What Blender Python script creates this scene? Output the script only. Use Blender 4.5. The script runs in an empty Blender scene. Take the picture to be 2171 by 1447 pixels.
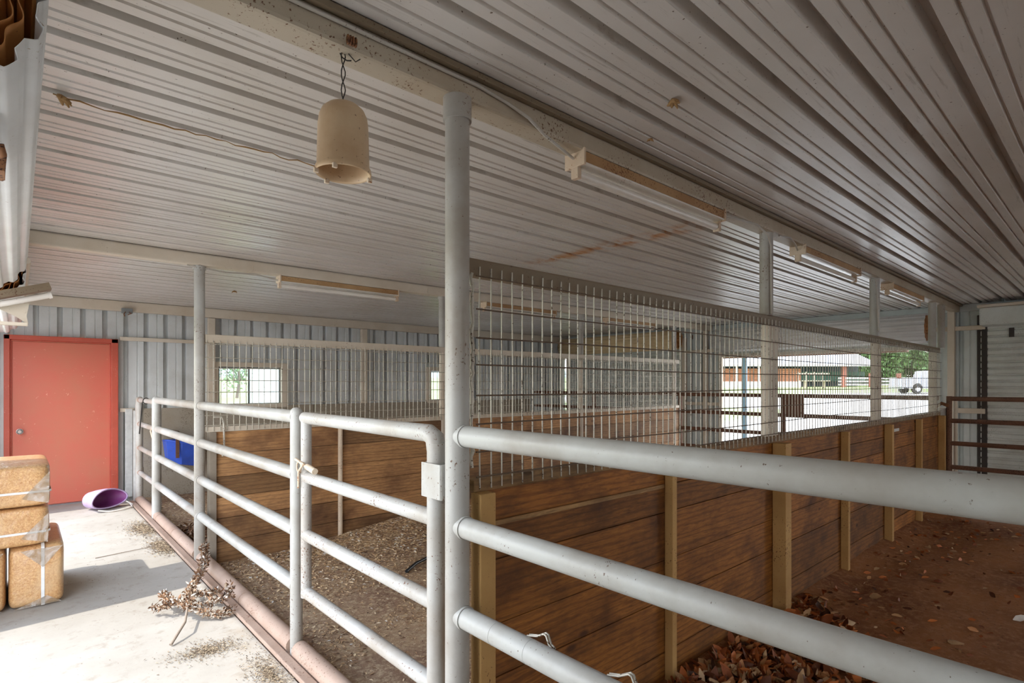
import bpy, math, random
from mathutils import Vector, Matrix
random.seed(7)
R = random.uniform
C = bpy.context.scene.collection
PI = math.pi

# ------------------------------------------------------------------ camera
cam_d = bpy.data.cameras.new('camera')
cam = bpy.data.objects.new('camera', cam_d); C.objects.link(cam)
cam.location = (0, 0, 1.5)
cam.rotation_euler = (math.radians(90), 0, math.radians(48.122 - 90))
cam_d.sensor_width = 36
cam_d.lens = 36 * 1170 / 2171
cam_d.shift_y = 90.5 / 2171
cam_d.clip_start = 0.02
cam_d.clip_end = 900
bpy.context.scene.camera = cam

# ------------------------------------------------------------------ view, world, sun
vs = bpy.context.scene.view_settings
vs.view_transform = 'Standard'; vs.look = 'None'; vs.gamma = 1; vs.use_curve_mapping = False
vs.exposure = 1.52
W = bpy.data.worlds.new('world'); bpy.context.scene.world = W; W.use_nodes = True
nt = W.node_tree; nt.nodes.clear()
tc = nt.nodes.new('ShaderNodeTexCoord'); sx = nt.nodes.new('ShaderNodeSeparateXYZ')
rp = nt.nodes.new('ShaderNodeValToRGB'); bg = nt.nodes.new('ShaderNodeBackground'); ow = nt.nodes.new('ShaderNodeOutputWorld')
nt.links.new(tc.outputs['Generated'], sx.inputs[0]); nt.links.new(sx.outputs[2], rp.inputs[0])
rp.color_ramp.elements[0].position = 0.0; rp.color_ramp.elements[0].color = (1.0, 0.97, 0.93, 1)
rp.color_ramp.elements[1].position = 0.7; rp.color_ramp.elements[1].color = (0.60, 0.74, 0.98, 1)
nt.links.new(rp.outputs[0], bg.inputs[0]); nt.links.new(bg.outputs[0], ow.inputs[0])
bg.inputs[1].default_value = 2.5
SUN_EL = math.radians(56)
sd = Vector((math.cos(SUN_EL), 0.09 * math.cos(SUN_EL), -math.sin(SUN_EL)))
sl = bpy.data.lights.new('sun', 'SUN'); sl.energy = 1.6; sl.angle = math.radians(0.6); sl.color = (1, 0.955, 0.88)
so = bpy.data.objects.new('sun', sl); C.objects.link(so)
so.rotation_euler = sd.to_track_quat('-Z', 'Y').to_euler(); so.location = (-6, 4, 9)

# ------------------------------------------------------------------ materials
def srgb(r, g, b):
    f = lambda c: (c / 255 / 12.92) if c / 255 <= 0.04045 else ((c / 255 + 0.055) / 1.055) ** 2.4
    return (f(r), f(g), f(b), 1)

def newmat(name):
    m = bpy.data.materials.new(name); m.use_nodes = True
    nt = m.node_tree
    return m, nt, nt.nodes['Principled BSDF']

def coords(nt, scale=(1, 1, 1), kind='Object'):
    t = nt.nodes.new('ShaderNodeTexCoord'); mp = nt.nodes.new('ShaderNodeMapping')
    mp.inputs['Scale'].default_value = scale
    nt.links.new(t.outputs[kind], mp.inputs[0]); return mp.outputs[0]

def worldpos(nt, scale=(1, 1, 1)):
    t = nt.nodes.new('ShaderNodeNewGeometry'); mp = nt.nodes.new('ShaderNodeMapping')
    mp.inputs['Scale'].default_value = scale
    nt.links.new(t.outputs['Position'], mp.inputs[0]); return mp.outputs[0]

def noise(nt, vec, scale, detail=4, rough=0.55, dist=0):
    n = nt.nodes.new('ShaderNodeTexNoise'); n.inputs['Scale'].default_value = scale
    n.inputs['Detail'].default_value = detail; n.inputs['Roughness'].default_value = rough
    n.inputs['Distortion'].default_value = dist
    nt.links.new(vec, n.inputs['Vector']); return n.outputs[0]

def ramp(nt, fac, stops):
    r = nt.nodes.new('ShaderNodeValToRGB'); cr = r.color_ramp
    while len(cr.elements) < len(stops): cr.elements.new(0.5)
    for e, (p, c) in zip(cr.elements, stops):
        e.position = p; e.color = c if len(c) == 4 else (*c, 1)
    nt.links.new(fac, r.inputs[0]); return r.outputs[0]

def mix(nt, fac, a, b, mode='MIX'):
    m = nt.nodes.new('ShaderNodeMix'); m.data_type = 'RGBA'; m.blend_type = mode
    if isinstance(fac, (int, float)): m.inputs[0].default_value = fac
    else: nt.links.new(fac, m.inputs[0])
    for i, v in ((6, a), (7, b)):
        if isinstance(v, tuple): m.inputs[i].default_value = v
        else: nt.links.new(v, m.inputs[i])
    return m.outputs[2]

def bump(nt, h, strength, dist=0.01):
    b = nt.nodes.new('ShaderNodeBump'); b.inputs['Strength'].default_value = strength
    b.inputs['Distance'].default_value = dist
    nt.links.new(h, b.inputs['Height']); return b.outputs[0]

def mul(nt, a, b):
    m = nt.nodes.new('ShaderNodeMath'); m.operation = 'MULTIPLY'
    for i, x in enumerate((a, b)):
        if isinstance(x, (int, float)): m.inputs[i].default_value = x
        else: nt.links.new(x, m.inputs[i])
    return m.outputs[0]
K = (0, 0, 0, 1); Wh = (1, 1, 1, 1)
def painted(name, base, spot, amt=0.62, rough=0.5, spec_scale=95, stain=None, stain_amt=0.6, metallic=0.0, bumps=0.15):
    """weathered paint: base colour, broad grime and small chipped rust specks"""
    m, nt, p = newmat(name)
    v = worldpos(nt)
    big = noise(nt, v, 2.3, 6, 0.62)
    col = mix(nt, ramp(nt, big, [(0.40, K), (stain_amt + 0.12, Wh)]), base, stain or spot)
    n2 = noise(nt, v, spec_scale, 5, 0.62)
    n3 = noise(nt, v, 5.0, 3, 0.5)
    mod = nt.nodes.new('ShaderNodeMath'); mod.operation = 'ADD'
    sc = nt.nodes.new('ShaderNodeMath'); sc.operation = 'MULTIPLY'; sc.inputs[1].default_value = 0.35
    nt.links.new(n3, sc.inputs[0]); nt.links.new(n2, mod.inputs[0]); nt.links.new(sc.outputs[0], mod.inputs[1])
    thr = 0.836 + (amt - 0.63) * 0.62
    sp = ramp(nt, mod.outputs[0], [(thr, K), (thr + 0.05, Wh)])
    col = mix(nt, sp, col, spot)
    nt.links.new(col, p.inputs['Base Color'])
    p.inputs['Roughness'].default_value = rough; p.inputs['Metallic'].default_value = metallic
    nt.links.new(bump(nt, n2, bumps, 0.004), p.inputs['Normal'])
    return m

def mixed(c, k, t=(0, 0, 0, 1)):
    return tuple(c[i] * (1 - k) + t[i] * k for i in range(3)) + (1,)

M = {}
def pm(key, rgb, spot=(96, 66, 44), stain=None, **kw):
    b = srgb(*rgb); s = srgb(*spot)
    M[key] = painted(key, b, s, stain=mixed(b, 0.55, srgb(*stain)) if stain else mixed(b, 0.3, s), **kw)
pm('fence_paint', (186, 186, 181), (98, 74, 56), (134, 118, 98), rough=0.42, amt=0.63, stain_amt=0.52)
pm('gate_paint', (190, 189, 184), (112, 74, 46), (140, 118, 92), rough=0.42, amt=0.58, stain_amt=0.52)
pm('post_paint', (184, 182, 176), (104, 76, 54), (138, 120, 98), rough=0.45, amt=0.60, stain_amt=0.52)
pm('beam_paint', (186, 174, 154), (104, 66, 36), (150, 122, 90), rough=0.5, amt=0.58)
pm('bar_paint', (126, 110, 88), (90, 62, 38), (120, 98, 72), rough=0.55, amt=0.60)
pm('tan_paint', (214, 202, 184), (120, 88, 60), (188, 168, 140), rough=0.5, amt=0.66)
pm('rusty_pipe', (112, 78, 60), (60, 36, 26), (140, 100, 76), rough=0.7, amt=0.5)
pm('base_pipe', (186, 160, 142), (120, 86, 66), (150, 120, 100), rough=0.6, amt=0.58)
pm('rust', (132, 86, 52), (70, 40, 22), (160, 116, 78), rough=0.75, amt=0.45)
pm('light_rust', (222, 204, 180), (150, 98, 58), (176, 128, 82), rough=0.6, amt=0.55)
pm('housing_rust', (184, 148, 104), (120, 74, 36), (142, 94, 50), rough=0.6, amt=0.52, stain_amt=0.5)
pm('tube_glass', (236, 230, 222), (150, 130, 110), (206, 190, 170), rough=0.25, amt=0.66)
pm('bell', (210, 182, 146), (96, 66, 42), (160, 110, 62), rough=0.4, amt=0.63, stain_amt=0.48)
pm('winding', (190, 130, 74), (60, 36, 20), (176, 120, 66), rough=0.45, amt=0.7, metallic=0.4)
pm('red_door', (204, 104, 84), (222, 160, 134), (190, 124, 94), rough=0.42, amt=0.69, spec_scale=30, bumps=0.03)
pm('red_frame', (194, 86, 66), (206, 150, 128), (160, 72, 54), rough=0.42, amt=0.62, bumps=0.03)
pm('wall_metal', (212, 215, 214), (120, 92, 66), (170, 168, 160), rough=0.38, amt=0.66)
pm('wall_far', (206, 211, 208), (140, 118, 92), (170, 172, 164), rough=0.38, amt=0.67)
pm('coil_white', (238, 238, 236), (170, 150, 128), (210, 206, 200), rough=0.4, amt=0.68)
pm('coil_tan', (236, 212, 166), (180, 146, 100), (220, 194, 146), rough=0.5, amt=0.62)
pm('curtain', (220, 224, 218), (120, 108, 90), (164, 162, 148), rough=0.45, amt=0.62)
pm('wood_post', (200, 160, 100), (110, 74, 38), (160, 114, 62), rough=0.75, amt=0.60)
pm('kick_board', (164, 154, 138), (96, 78, 60), (140, 126, 106), rough=0.8, amt=0.56)
pm('blue_plastic', (72, 116, 246), (120, 104, 96), (50, 66, 150), rough=0.4, amt=0.60)
pm('wire', (206, 200, 186), (92, 76, 58), (130, 116, 98), rough=0.45, amt=0.52, metallic=0.3)
pm('wire_brown', (112, 92, 74), (70, 50, 36), (92, 72, 54), rough=0.55, amt=0.55)
pm('galv', (150, 156, 158), (100, 84, 70), (136, 138, 138), rough=0.35, metallic=0.7)
pm('cable', (196, 190, 180), (120, 100, 80), rough=0.45)
pm('dark_metal', (52, 46, 42), (90, 62, 42), rough=0.6)

def plain(name, rgb, rough=0.5, metallic=0.0, **kw):
    m, nt, p = newmat(name)
    v = worldpos(nt); n = noise(nt, v, kw.get('scale', 20), 4)
    b = srgb(*rgb)
    nt.links.new(mix(nt, ramp(nt, n, [(0.35, K), (0.7, Wh)]), mixed(b, kw.get('var', 0.15)), b), p.inputs['Base Color'])
    p.inputs['Roughness'].default_value = rough; p.inputs['Metallic'].default_value = metallic
    M[name] = m; return p
plain('black_wire', (46, 42, 38), 0.6)
plain('black_rubber', (30, 36, 40), 0.35)
plain('lilac', (196, 174, 214), 0.4); plain('violet', (142, 70, 136), 0.5); plain('rope', (222, 214, 204), 0.8)
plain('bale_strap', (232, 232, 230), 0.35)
plain('truck_paint', (184, 189, 196), 0.25); plain('truck_glass', (54, 66, 84), 0.1); plain('tyre', (34, 36, 38), 0.8)
plain('tail_red', (176, 40, 44), 0.3); plain('chrome', (200, 204, 208), 0.2, 0.8)
plain('pole_blue', (98, 120, 134), 0.5); plain('white_trim', (206, 206, 202), 0.5)
plain('orange_wood', (150, 98, 72), 0.8, scale=3, var=0.3); plain('shed_white', (190, 192, 194), 0.5)
plain('brick_red', (138, 84, 70), 0.8); plain('shade_green', (38, 72, 60), 0.7); plain('shed_dark', (66, 74, 80), 0.8)
plain('leaf_green', (96, 136, 70), 0.6, scale=1.2, var=0.55); plain('leaf_green_b', (70, 116, 66), 0.6, scale=1.2, var=0.5)
plain('bark', (96, 78, 62), 0.9); plain('wood_grey', (150, 138, 122), 0.85)
plain('twig', (150, 136, 122), 0.8); plain('dry_leaf_brown', (136, 98, 72), 0.75, scale=40, var=0.6)
plain('dry_leaf_grey', (178, 164, 150), 0.75, scale=40, var=0.5)
plain('leaf_orange', (172, 86, 40), 0.6, scale=9, var=0.65); plain('leaf_tan', (188, 148, 104), 0.6, scale=9, var=0.4)
plain('chip_tan', (196, 164, 120), 0.85, scale=9, var=0.5); plain('chip_brown', (128, 98, 72), 0.85, scale=9, var=0.55)
def toned(name, stops, rough=0.85):
    m, nt, p = newmat(name)
    at = nt.nodes.new('ShaderNodeAttribute'); at.attribute_name = 'tone'
    nt.links.new(ramp(nt, at.outputs['Fac'], stops), p.inputs['Base Color']); p.inputs['Roughness'].default_value = rough
    M[name] = m
toned('chips', [(0, srgb(92, 66, 48)), (.25, srgb(146, 112, 82)), (.6, srgb(204, 168, 124)), (.9, srgb(230, 204, 164)), (1, srgb(236, 230, 220))])
toned('straw', [(0, srgb(84, 70, 56)), (.5, srgb(128, 110, 90)), (.85, srgb(168, 148, 120)), (1, srgb(206, 190, 160))])
toned('leaf_mix', [(0, srgb(64, 36, 20)), (.35, srgb(150, 78, 34)), (.7, srgb(204, 118, 58)), (.85, srgb(188, 146, 100)), (1, srgb(206, 176, 138))], 0.6)
toned('dry_mix', [(0, srgb(84, 56, 38)), (.45, srgb(142, 104, 72)), (.7, srgb(176, 154, 130)), (1, srgb(214, 206, 196))], 0.75)
plain('nest_mud', (166, 130, 86), 0.9)

# ceiling sheet metal: pale, slightly shiny paint with rust bloom near the lap joint
m, nt, p = newmat('ceiling_metal'); M['ceiling_metal'] = m
v = worldpos(nt)
st = worldpos(nt, (0.6, 9, 1))
base = mix(nt, ramp(nt, noise(nt, v, 1.1, 6, 0.6), [(0.35, K), (0.7, Wh)]), srgb(222, 217, 211), srgb(206, 198, 188))
base = mix(nt, ramp(nt, noise(nt, st, 5, 6, 0.7), [(0.58, K), (0.75, Wh)]), base, srgb(160, 150, 138))
base = mix(nt, ramp(nt, noise(nt, v, 60, 3, 0.6), [(0.68, K), (0.72, Wh)]), base, srgb(110, 92, 74))
sp = nt.nodes.new('ShaderNodeSeparateXYZ'); nt.links.new(worldpos(nt), sp.inputs[0])
def band(nt, sock, c, hw, soft):
    a = nt.nodes.new('ShaderNodeMath'); a.operation = 'SUBTRACT'; a.inputs[1].default_value = c; nt.links.new(sock, a.inputs[0])
    b = nt.nodes.new('ShaderNodeMath'); b.operation = 'ABSOLUTE'; nt.links.new(a.outputs[0], b.inputs[0])
    r = nt.nodes.new('ShaderNodeMapRange'); r.inputs[1].default_value = hw; r.inputs[2].default_value = hw + soft
    r.inputs[3].default_value = 1; r.inputs[4].default_value = 0; nt.links.new(b.outputs[0], r.inputs[0]); return r.outputs[0]
rust = mul(nt, mul(nt, band(nt, sp.outputs[0], 3.52, 0.02, 0.14), band(nt, sp.outputs[1], 2.75, 0.75, 0.2)),
           ramp(nt, noise(nt, v, 7, 4), [(0.42, K), (0.56, Wh)]))
base = mix(nt, rust, base, srgb(190, 138, 88))
nt.links.new(base, p.inputs['Base Color']); p.inputs['Roughness'].default_value = 0.34; p.inputs['Metallic'].default_value = 0.15
nt.links.new(bump(nt, noise(nt, worldpos(nt, (1, 3, 1)), 3.2, 3), 0.12, 0.03), p.inputs['Normal'])

def wood(name, ca, cb, dark, tint=0.35, axis='x', rough=0.7):
    m, nt, p = newmat(name)
    s = (1.0, 9, 9) if axis == 'x' else (9, 9, 1)
    v = worldpos(nt, s)
    at = nt.nodes.new('ShaderNodeAttribute'); at.attribute_name = 'tone'
    off = nt.nodes.new('ShaderNodeVectorMath'); off.operation = 'ADD'
    sc = nt.nodes.new('ShaderNodeVectorMath'); sc.operation = 'SCALE'; sc.inputs[3].default_value = 37
    nt.links.new(at.outputs['Color'], sc.inputs[0]); nt.links.new(v, off.inputs[0]); nt.links.new(sc.outputs[0], off.inputs[1])
    g = noise(nt, off.outputs[0], 4.2, 8, 0.68, 1.4)
    f = noise(nt, off.outputs[0], 16, 4, 0.6, 0.6)
    col = mix(nt, ramp(nt, g, [(0.3, K), (0.68, Wh)]), ca, cb)
    col = mix(nt, ramp(nt, f, [(0.5, K), (0.72, Wh)]), col, mixed(dark, 0.3, ca))
    blot = noise(nt, worldpos(nt, (1, 1, 1.4)), 2.6, 5, 0.6)
    col = mix(nt, ramp(nt, blot, [(0.45, K), (0.72, Wh)]), col, dark)
    wv = nt.nodes.new('ShaderNodeTexWave'); wv.wave_type = 'BANDS'; wv.bands_direction = 'Z' if axis == 'x' else 'X'
    wv.inputs['Scale'].default_value = 1.1; wv.inputs['Distortion'].default_value = 9; wv.inputs['Detail'].default_value = 4
    wv.inputs['Detail Scale'].default_value = 1.2; wv.inputs['Detail Roughness'].default_value = 0.6
    nt.links.new(off.outputs[0], wv.inputs['Vector'])
    col = mix(nt, mul(nt, ramp(nt, wv.outputs['Fac'], [(0.0, Wh), (0.42, K)]), 0.42), col, dark)
    # knots
    vo = nt.nodes.new('ShaderNodeTexVoronoi'); vo.inputs['Scale'].default_value = 2.3
    nt.links.new(worldpos(nt, (1, 1, 2.2)), vo.inputs['Vector'])
    col = mix(nt, ramp(nt, vo.outputs['Distance'], [(0.045, Wh), (0.10, K)]), col, dark)
    hs = nt.nodes.new('ShaderNodeHueSaturation')
    mr = nt.nodes.new('ShaderNodeMapRange'); mr.inputs[3].default_value = 1 - tint; mr.inputs[4].default_value = 1 + tint
    nt.links.new(at.outputs['Fac'], mr.inputs[0]); nt.links.new(mr.outputs[0], hs.inputs['Value'])
    nt.links.new(col, hs.inputs['Color']); nt.links.new(hs.outputs[0], p.inputs['Base Color'])
    p.inputs['Roughness'].default_value = rough
    nt.links.new(bump(nt, g, 0.25, 0.004), p.inputs['Normal'])
    M[name] = m
wood('board_dark', srgb(182, 118, 48), srgb(138, 84, 32), srgb(80, 44, 18))
wood('board_mid', srgb(190, 146, 98), srgb(158, 114, 72), srgb(104, 72, 48))
wood('board_cap', srgb(176, 140, 92), srgb(140, 104, 64), srgb(90, 64, 38))

# concrete
m, nt, p = newmat('concrete'); M['concrete'] = m
v = worldpos(nt)
c = mix(nt, ramp(nt, noise(nt, v, 1.6, 6, 0.6), [(0.35, K), (0.7, Wh)]), srgb(176, 170, 161), srgb(158, 151, 140))
c = mix(nt, ramp(nt, noise(nt, v, 9, 6, 0.7), [(0.54, K), (0.72, Wh)]), c, srgb(146, 137, 124))
c = mix(nt, ramp(nt, noise(nt, v, 70, 3, 0.6), [(0.68, K), (0.72, Wh)]), c, srgb(120, 104, 88))
# dust close to the stall curb
sp = nt.nodes.new('ShaderNodeSeparateXYZ'); nt.links.new(worldpos(nt), sp.inputs[0])
cc = mul(nt, band(nt, sp.outputs[0], 1.12, 0.06, 0.35), ramp(nt, noise(nt, v, 6, 6, 0.7), [(0.46, K), (0.62, Wh)]))
cc = mul(nt, cc, band(nt, sp.outputs[1], 2.8, 0.6, 1.6))
c = mix(nt, mul(nt, cc, 0.6), c, srgb(158, 142, 122))
nt.links.new(c, p.inputs['Base Color']); p.inputs['Roughness'].default_value = 0.85
nt.links.new(bump(nt, noise(nt, v, 50, 5), 0.15, 0.004), p.inputs['Normal'])

def dirt(name, a, b, c3, sc=6):
    m, nt, p = newmat(name); v = worldpos(nt)
    c = mix(nt, ramp(nt, noise(nt, v, sc * 0.25, 6, 0.6), [(0.38, K), (0.62, Wh)]), a, b)
    c = mix(nt, ramp(nt, noise(nt, v, sc * 5, 8, 0.75), [(0.48, K), (0.62, Wh)]), c, c3)
    c = mix(nt, ramp(nt, noise(nt, v, sc * 9, 5, 0.7), [(0.60, K), (0.68, Wh)]), c, mixed(a, 0.5))
    nt.links.new(c, p.inputs['Base Color']); p.inputs['Roughness'].default_value = 0.95
    nt.links.new(bump(nt, noise(nt, v, sc * 7, 8, 0.75), 0.9, 0.02), p.inputs['Normal'])
    M[name] = m
dirt('dirt_mid', srgb(150, 116, 92), srgb(186, 154, 120), srgb(212, 186, 150))
dirt('dirt_dark', srgb(132, 80, 46), srgb(176, 116, 66), srgb(182, 128, 84), 4)

# shavings bale: compressed pine shavings behind clear plastic
m, nt, p = newmat('shavings'); M['shavings'] = m
v = worldpos(nt); n1 = noise(nt, v, 90, 6, 0.75, 0.8); n2 = noise(nt, v, 5, 5, 0.6)
c = mix(nt, ramp(nt, n1, [(0.36, K), (0.64, Wh)]), srgb(178, 124, 72), srgb(222, 180, 126))
c = mix(nt, ramp(nt, n2, [(0.5, K), (0.75, Wh)]), c, srgb(206, 172, 130))
nt.links.new(c, p.inputs['Base Color']); p.inputs['Roughness'].default_value = 0.55
p.inputs['Coat Weight'].default_value = 0.7; p.inputs['Coat Roughness'].default_value = 0.12
nt.links.new(bump(nt, noise(nt, v, 14, 5, 0.6, 1.5), 0.5, 0.02), p.inputs['Normal'])
nt.links.new(bump(nt, noise(nt, v, 9, 4, 0.6, 2.5), 0.6, 0.02), p.inputs['Coat Normal'])
m, nt, p = newmat('plastic_film'); M['plastic_film'] = m
v = worldpos(nt); wv = noise(nt, v, 9, 4, 0.6, 2.0)
nt.links.new(mix(nt, ramp(nt, wv, [(0.42, K), (0.6, Wh)]), srgb(176, 152, 122), srgb(222, 214, 204)), p.inputs['Base Color'])
p.inputs['Roughness'].default_value = 0.18; p.inputs['Alpha'].default_value = 0.35
nt.links.new(bump(nt, wv, 0.8, 0.01), p.inputs['Normal'])

# window glass
m, nt, p = newmat('pane_clear'); M['pane_clear'] = m
p.inputs['Base Color'].default_value = (0.9, 0.95, 1, 1); p.inputs['Roughness'].default_value = 0.02
p.inputs['Alpha'].default_value = 0.2
m, nt, p = newmat('pane_frosted'); M['pane_frosted'] = m
tl = nt.nodes.new('ShaderNodeBsdfTranslucent'); tl.inputs[0].default_value = srgb(232, 240, 242)
ms = nt.nodes.new('ShaderNodeMixShader'); ms.inputs[0].default_value = 0.8
p.inputs['Base Color'].default_value = srgb(226, 236, 240); p.inputs['Roughness'].default_value = 0.3
nt.links.new(p.outputs[0], ms.inputs[1]); nt.links.new(tl.outputs[0], ms.inputs[2])
nt.links.new(ms.outputs[0], nt.nodes['Material Output'].inputs[0])

# outdoor ground: pale gravel yard near, grass beyond
m, nt, p = newmat('outdoor_ground'); M['outdoor_ground'] = m
v = worldpos(nt); at = nt.nodes.new('ShaderNodeAttribute'); at.attribute_name = 'grass'
yard = mix(nt, ramp(nt, noise(nt, v, 9, 6, 0.7), [(0.35, K), (0.65, Wh)]), srgb(192, 188, 180), srgb(170, 164, 152))
grass = mix(nt, ramp(nt, noise(nt, v, 0.5, 6, 0.7), [(0.35, K), (0.65, Wh)]), srgb(104, 140, 66), srgb(158, 160, 100))
nt.links.new(mix(nt, at.outputs['Fac'], yard, grass), p.inputs['Base Color']); p.inputs['Roughness'].default_value = 0.95
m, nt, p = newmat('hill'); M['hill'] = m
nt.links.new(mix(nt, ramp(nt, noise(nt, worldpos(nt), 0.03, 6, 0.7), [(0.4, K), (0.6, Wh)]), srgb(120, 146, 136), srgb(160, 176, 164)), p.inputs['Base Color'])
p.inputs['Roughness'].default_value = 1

# ------------------------------------------------------------------ mesh builder
class MB:
    def __init__(s): s.v = []; s.f = []; s.sm = []; s.tone = []
    def add(s, vs, fs, smooth=False, tone=0.5):
        o = len(s.v); s.v += [tuple(x) for x in vs]
        s.f += [tuple(i + o for i in f) for f in fs]; s.sm += [smooth] * len(fs); s.tone += [tone] * len(fs)
    def box(s, x0, x1, y0, y1, z0, z1, tone=0.5, ch=0.0):
        if ch <= 0:
            vs = [(x, y, z) for x in (x0, x1) for y in (y0, y1) for z in (z0, z1)]
            s.add(vs, [(0, 1, 3, 2), (4, 6, 7, 5), (0, 4, 5, 1), (2, 3, 7, 6), (0, 2, 6, 4), (1, 5, 7, 3)], False, tone); return
        import bmesh
        bm = bmesh.new(); bmesh.ops.create_cube(bm, size=1)
        for v in bm.verts:
            v.co = Vector(((x0 + x1) / 2 + v.co.x * (x1 - x0), (y0 + y1) / 2 + v.co.y * (y1 - y0), (z0 + z1) / 2 + v.co.z * (z1 - z0)))
        bmesh.ops.bevel(bm, geom=bm.edges[:], offset=ch, segments=2, affect='EDGES', profile=0.6)
        bm.verts.index_update()
        s.add([v.co for v in bm.verts], [[v.index for v in f.verts] for f in bm.faces], False, tone); bm.free()
    def tube(s, pts, r, n=16, caps=True, tone=0.5, closed=False):
        pts = [Vector(p) for p in pts]; rs = r if isinstance(r, (list, tuple)) else [r] * len(pts)
        rings = []; up = None; L = len(pts)
        for i, p in enumerate(pts):
            if closed: d = pts[(i + 1) % L] - pts[i - 1]
            elif i == 0: d = pts[1] - pts[0]
            elif i == L - 1: d = pts[-1] - pts[-2]
            else: d = (pts[i + 1] - p).normalized() + (p - pts[i - 1]).normalized()
            d.normalize()
            if up is None: up = Vector((0, 0, 1)) if abs(d.z) < 0.9 else Vector((1, 0, 0))
            a = d.cross(up); a.normalize(); b = a.cross(d).normalized(); up = b
            rings.append([p + (a * math.cos(2 * PI * k / n) + b * math.sin(2 * PI * k / n)) * rs[i] for k in range(n)])
        vs = [q for rg in rings for q in rg]; fs = []
        for i in range(L if closed else L - 1):
            j = (i + 1) % L
            for k in range(n):
                fs.append((i * n + k, i * n + (k + 1) % n, j * n + (k + 1) % n, j * n + k))
        s.add(vs, fs, True, tone)
        if caps and not closed:
            s.add(rings[0], [tuple(range(n))[::-1]], False, tone); s.add(rings[-1], [tuple(range(n))], False, tone)
    def lathe(s, prof, c, n=28, tone=0.5):
        vs = []; fs = []
        for (r, z) in prof:
            for k in range(n): vs.append((c[0] + r * math.cos(2 * PI * k / n), c[1] + r * math.sin(2 * PI * k / n), c[2] + z))
        for i in range(len(prof) - 1):
            for k in range(n): fs.append((i * n + k, i * n + (k + 1) % n, (i + 1) * n + (k + 1) % n, (i + 1) * n + k))
        s.add(vs, fs, True, tone)
    def quad(s, a, b, c, d, tone=0.5, smooth=False): s.add([a, b, c, d], [(0, 1, 2, 3)], smooth, tone)

def wloc(o):
    v = Vector((0, 0, 0))
    while o is not None: v = v + o.location; o = o.parent
    return v
def obj(name, mb, mat, parent=None, label=None, solid=0, bevel=0):
    me = bpy.data.meshes.new(name)
    off = wloc(parent) if parent is not None else Vector((0, 0, 0))
    me.from_pydata([(x - off.x, y - off.y, z - off.z) for x, y, z in mb.v], [], mb.f)
    me.polygons.foreach_set('use_smooth', mb.sm)
    a = me.attributes.new('tone', 'FLOAT', 'FACE'); a.data.foreach_set('value', mb.tone)
    me.materials.append(M[mat]); me.update()
    o = bpy.data.objects.new(name, me); C.objects.link(o)
    if parent is not None: o.parent = parent
    if label: o['label'] = label
    if solid:
        md = o.modifiers.new('solid', 'SOLIDIFY'); md.thickness = solid; md.offset = 0
    if bevel:
        md = o.modifiers.new('bevel', 'BEVEL'); md.width = bevel; md.segments = 2; md.limit_method = 'ANGLE'
    return o
def thing(name, loc, label, cat, group=None):
    o = bpy.data.objects.new(name, None); C.objects.link(o); o.location = loc; o.empty_display_size = 0.1
    o['label'] = label; o['category'] = cat
    if group: o['group'] = group
    return o
def tag(o, label, cat, group=None, kind=None):
    o['label'] = label; o['category'] = cat
    if group: o['group'] = group
    if kind: o['kind'] = kind
    return o
def structure(name, loc=None, mb=None, mat=None, label=None, cat=None, **kw):
    if mb is None:
        o = bpy.data.objects.new(name, None); C.objects.link(o); o.location = loc or (0, 0, 0)
    else: o = obj(name, mb, mat, None, **kw)
    o['kind'] = 'structure'
    if label: o['label'] = label; o['category'] = cat or name.split('_')[0]
    return o
def dup(root, loc, label, group=None):
    def cp(o, par):
        c = o.copy(); C.objects.link(c)
        if par is not None: c.parent = par
        for ch in o.children: cp(ch, c)
        return c
    r = cp(root, None); r.location = loc; r['label'] = label
    if group: r['group'] = group
    return r

# ------------------------------------------------------------------ dimensions
XF, YP, YP2, YB, XL, XR, ZC = 1.15, 1.6, 5.25, 8.95, -0.38, 9.75, 2.60

# corrugated sheet:  u along width, w along length, d = depth offset
RIB = [(0, 0), (0.28, 0), (0.30, 0.12), (0.34, 0.12), (0.36, 0), (0.62, 0), (0.66, 1), (0.84, 1), (0.88, 0)]
MINOR = [(0.0, 0), (0.17, 0), (0.19, 0.2), (0.22, 0.2), (0.24, 0), (0.40, 0), (0.42, 0.2), (0.45, 0.2), (0.47, 0), (0.66, 0), (0.685, 1), (0.845, 1), (0.87, 0)]
def profile(u, pitch, prof, depth):
    t = (u / pitch) % 1.0
    pts = prof + [(1.0, prof[0][1])]
    for (a, da), (b, db) in zip(pts, pts[1:]):
        if a <= t <= b: return depth * (da + (db - da) * ((t - a) / (b - a) if b > a else 0))
    return 0
def sheet(mb, u0, u1, w0, w1, pitch, prof, depth, place, holes=(), tone=0.5):
    us = {u0, u1}
    k = math.floor(u0 / pitch) - 1
    while k * pitch < u1:
        for t, _ in prof:
            q = (k + t) * pitch
            if u0 < q < u1: us.add(q)
        k += 1
    for h in holes:
        for q in h[:2]:
            if u0 < q < u1: us.add(q)
    us = sorted(us)
    for a, b in zip(us, us[1:]):
        if b - a < 1e-6: continue
        mid = (a + b) / 2
        segs = [(w0, w1)]
        for h in holes:
            if h[0] < mid < h[1]:
                ns = []
                for s0, s1 in segs:
                    if h[2] > s0: ns.append((s0, min(s1, h[2])))
                    if h[3] < s1: ns.append((max(s0, h[3]), s1))
                segs = [q for q in ns if q[1] - q[0] > 1e-4]
        da, db = profile(a + 1e-7, pitch, prof, depth), profile(b - 1e-7, pitch, prof, depth)
        for s0, s1 in segs:
            mb.quad(place(a, s0, da), place(b, s0, db), place(b, s1, db), place(a, s1, da), tone)

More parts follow.
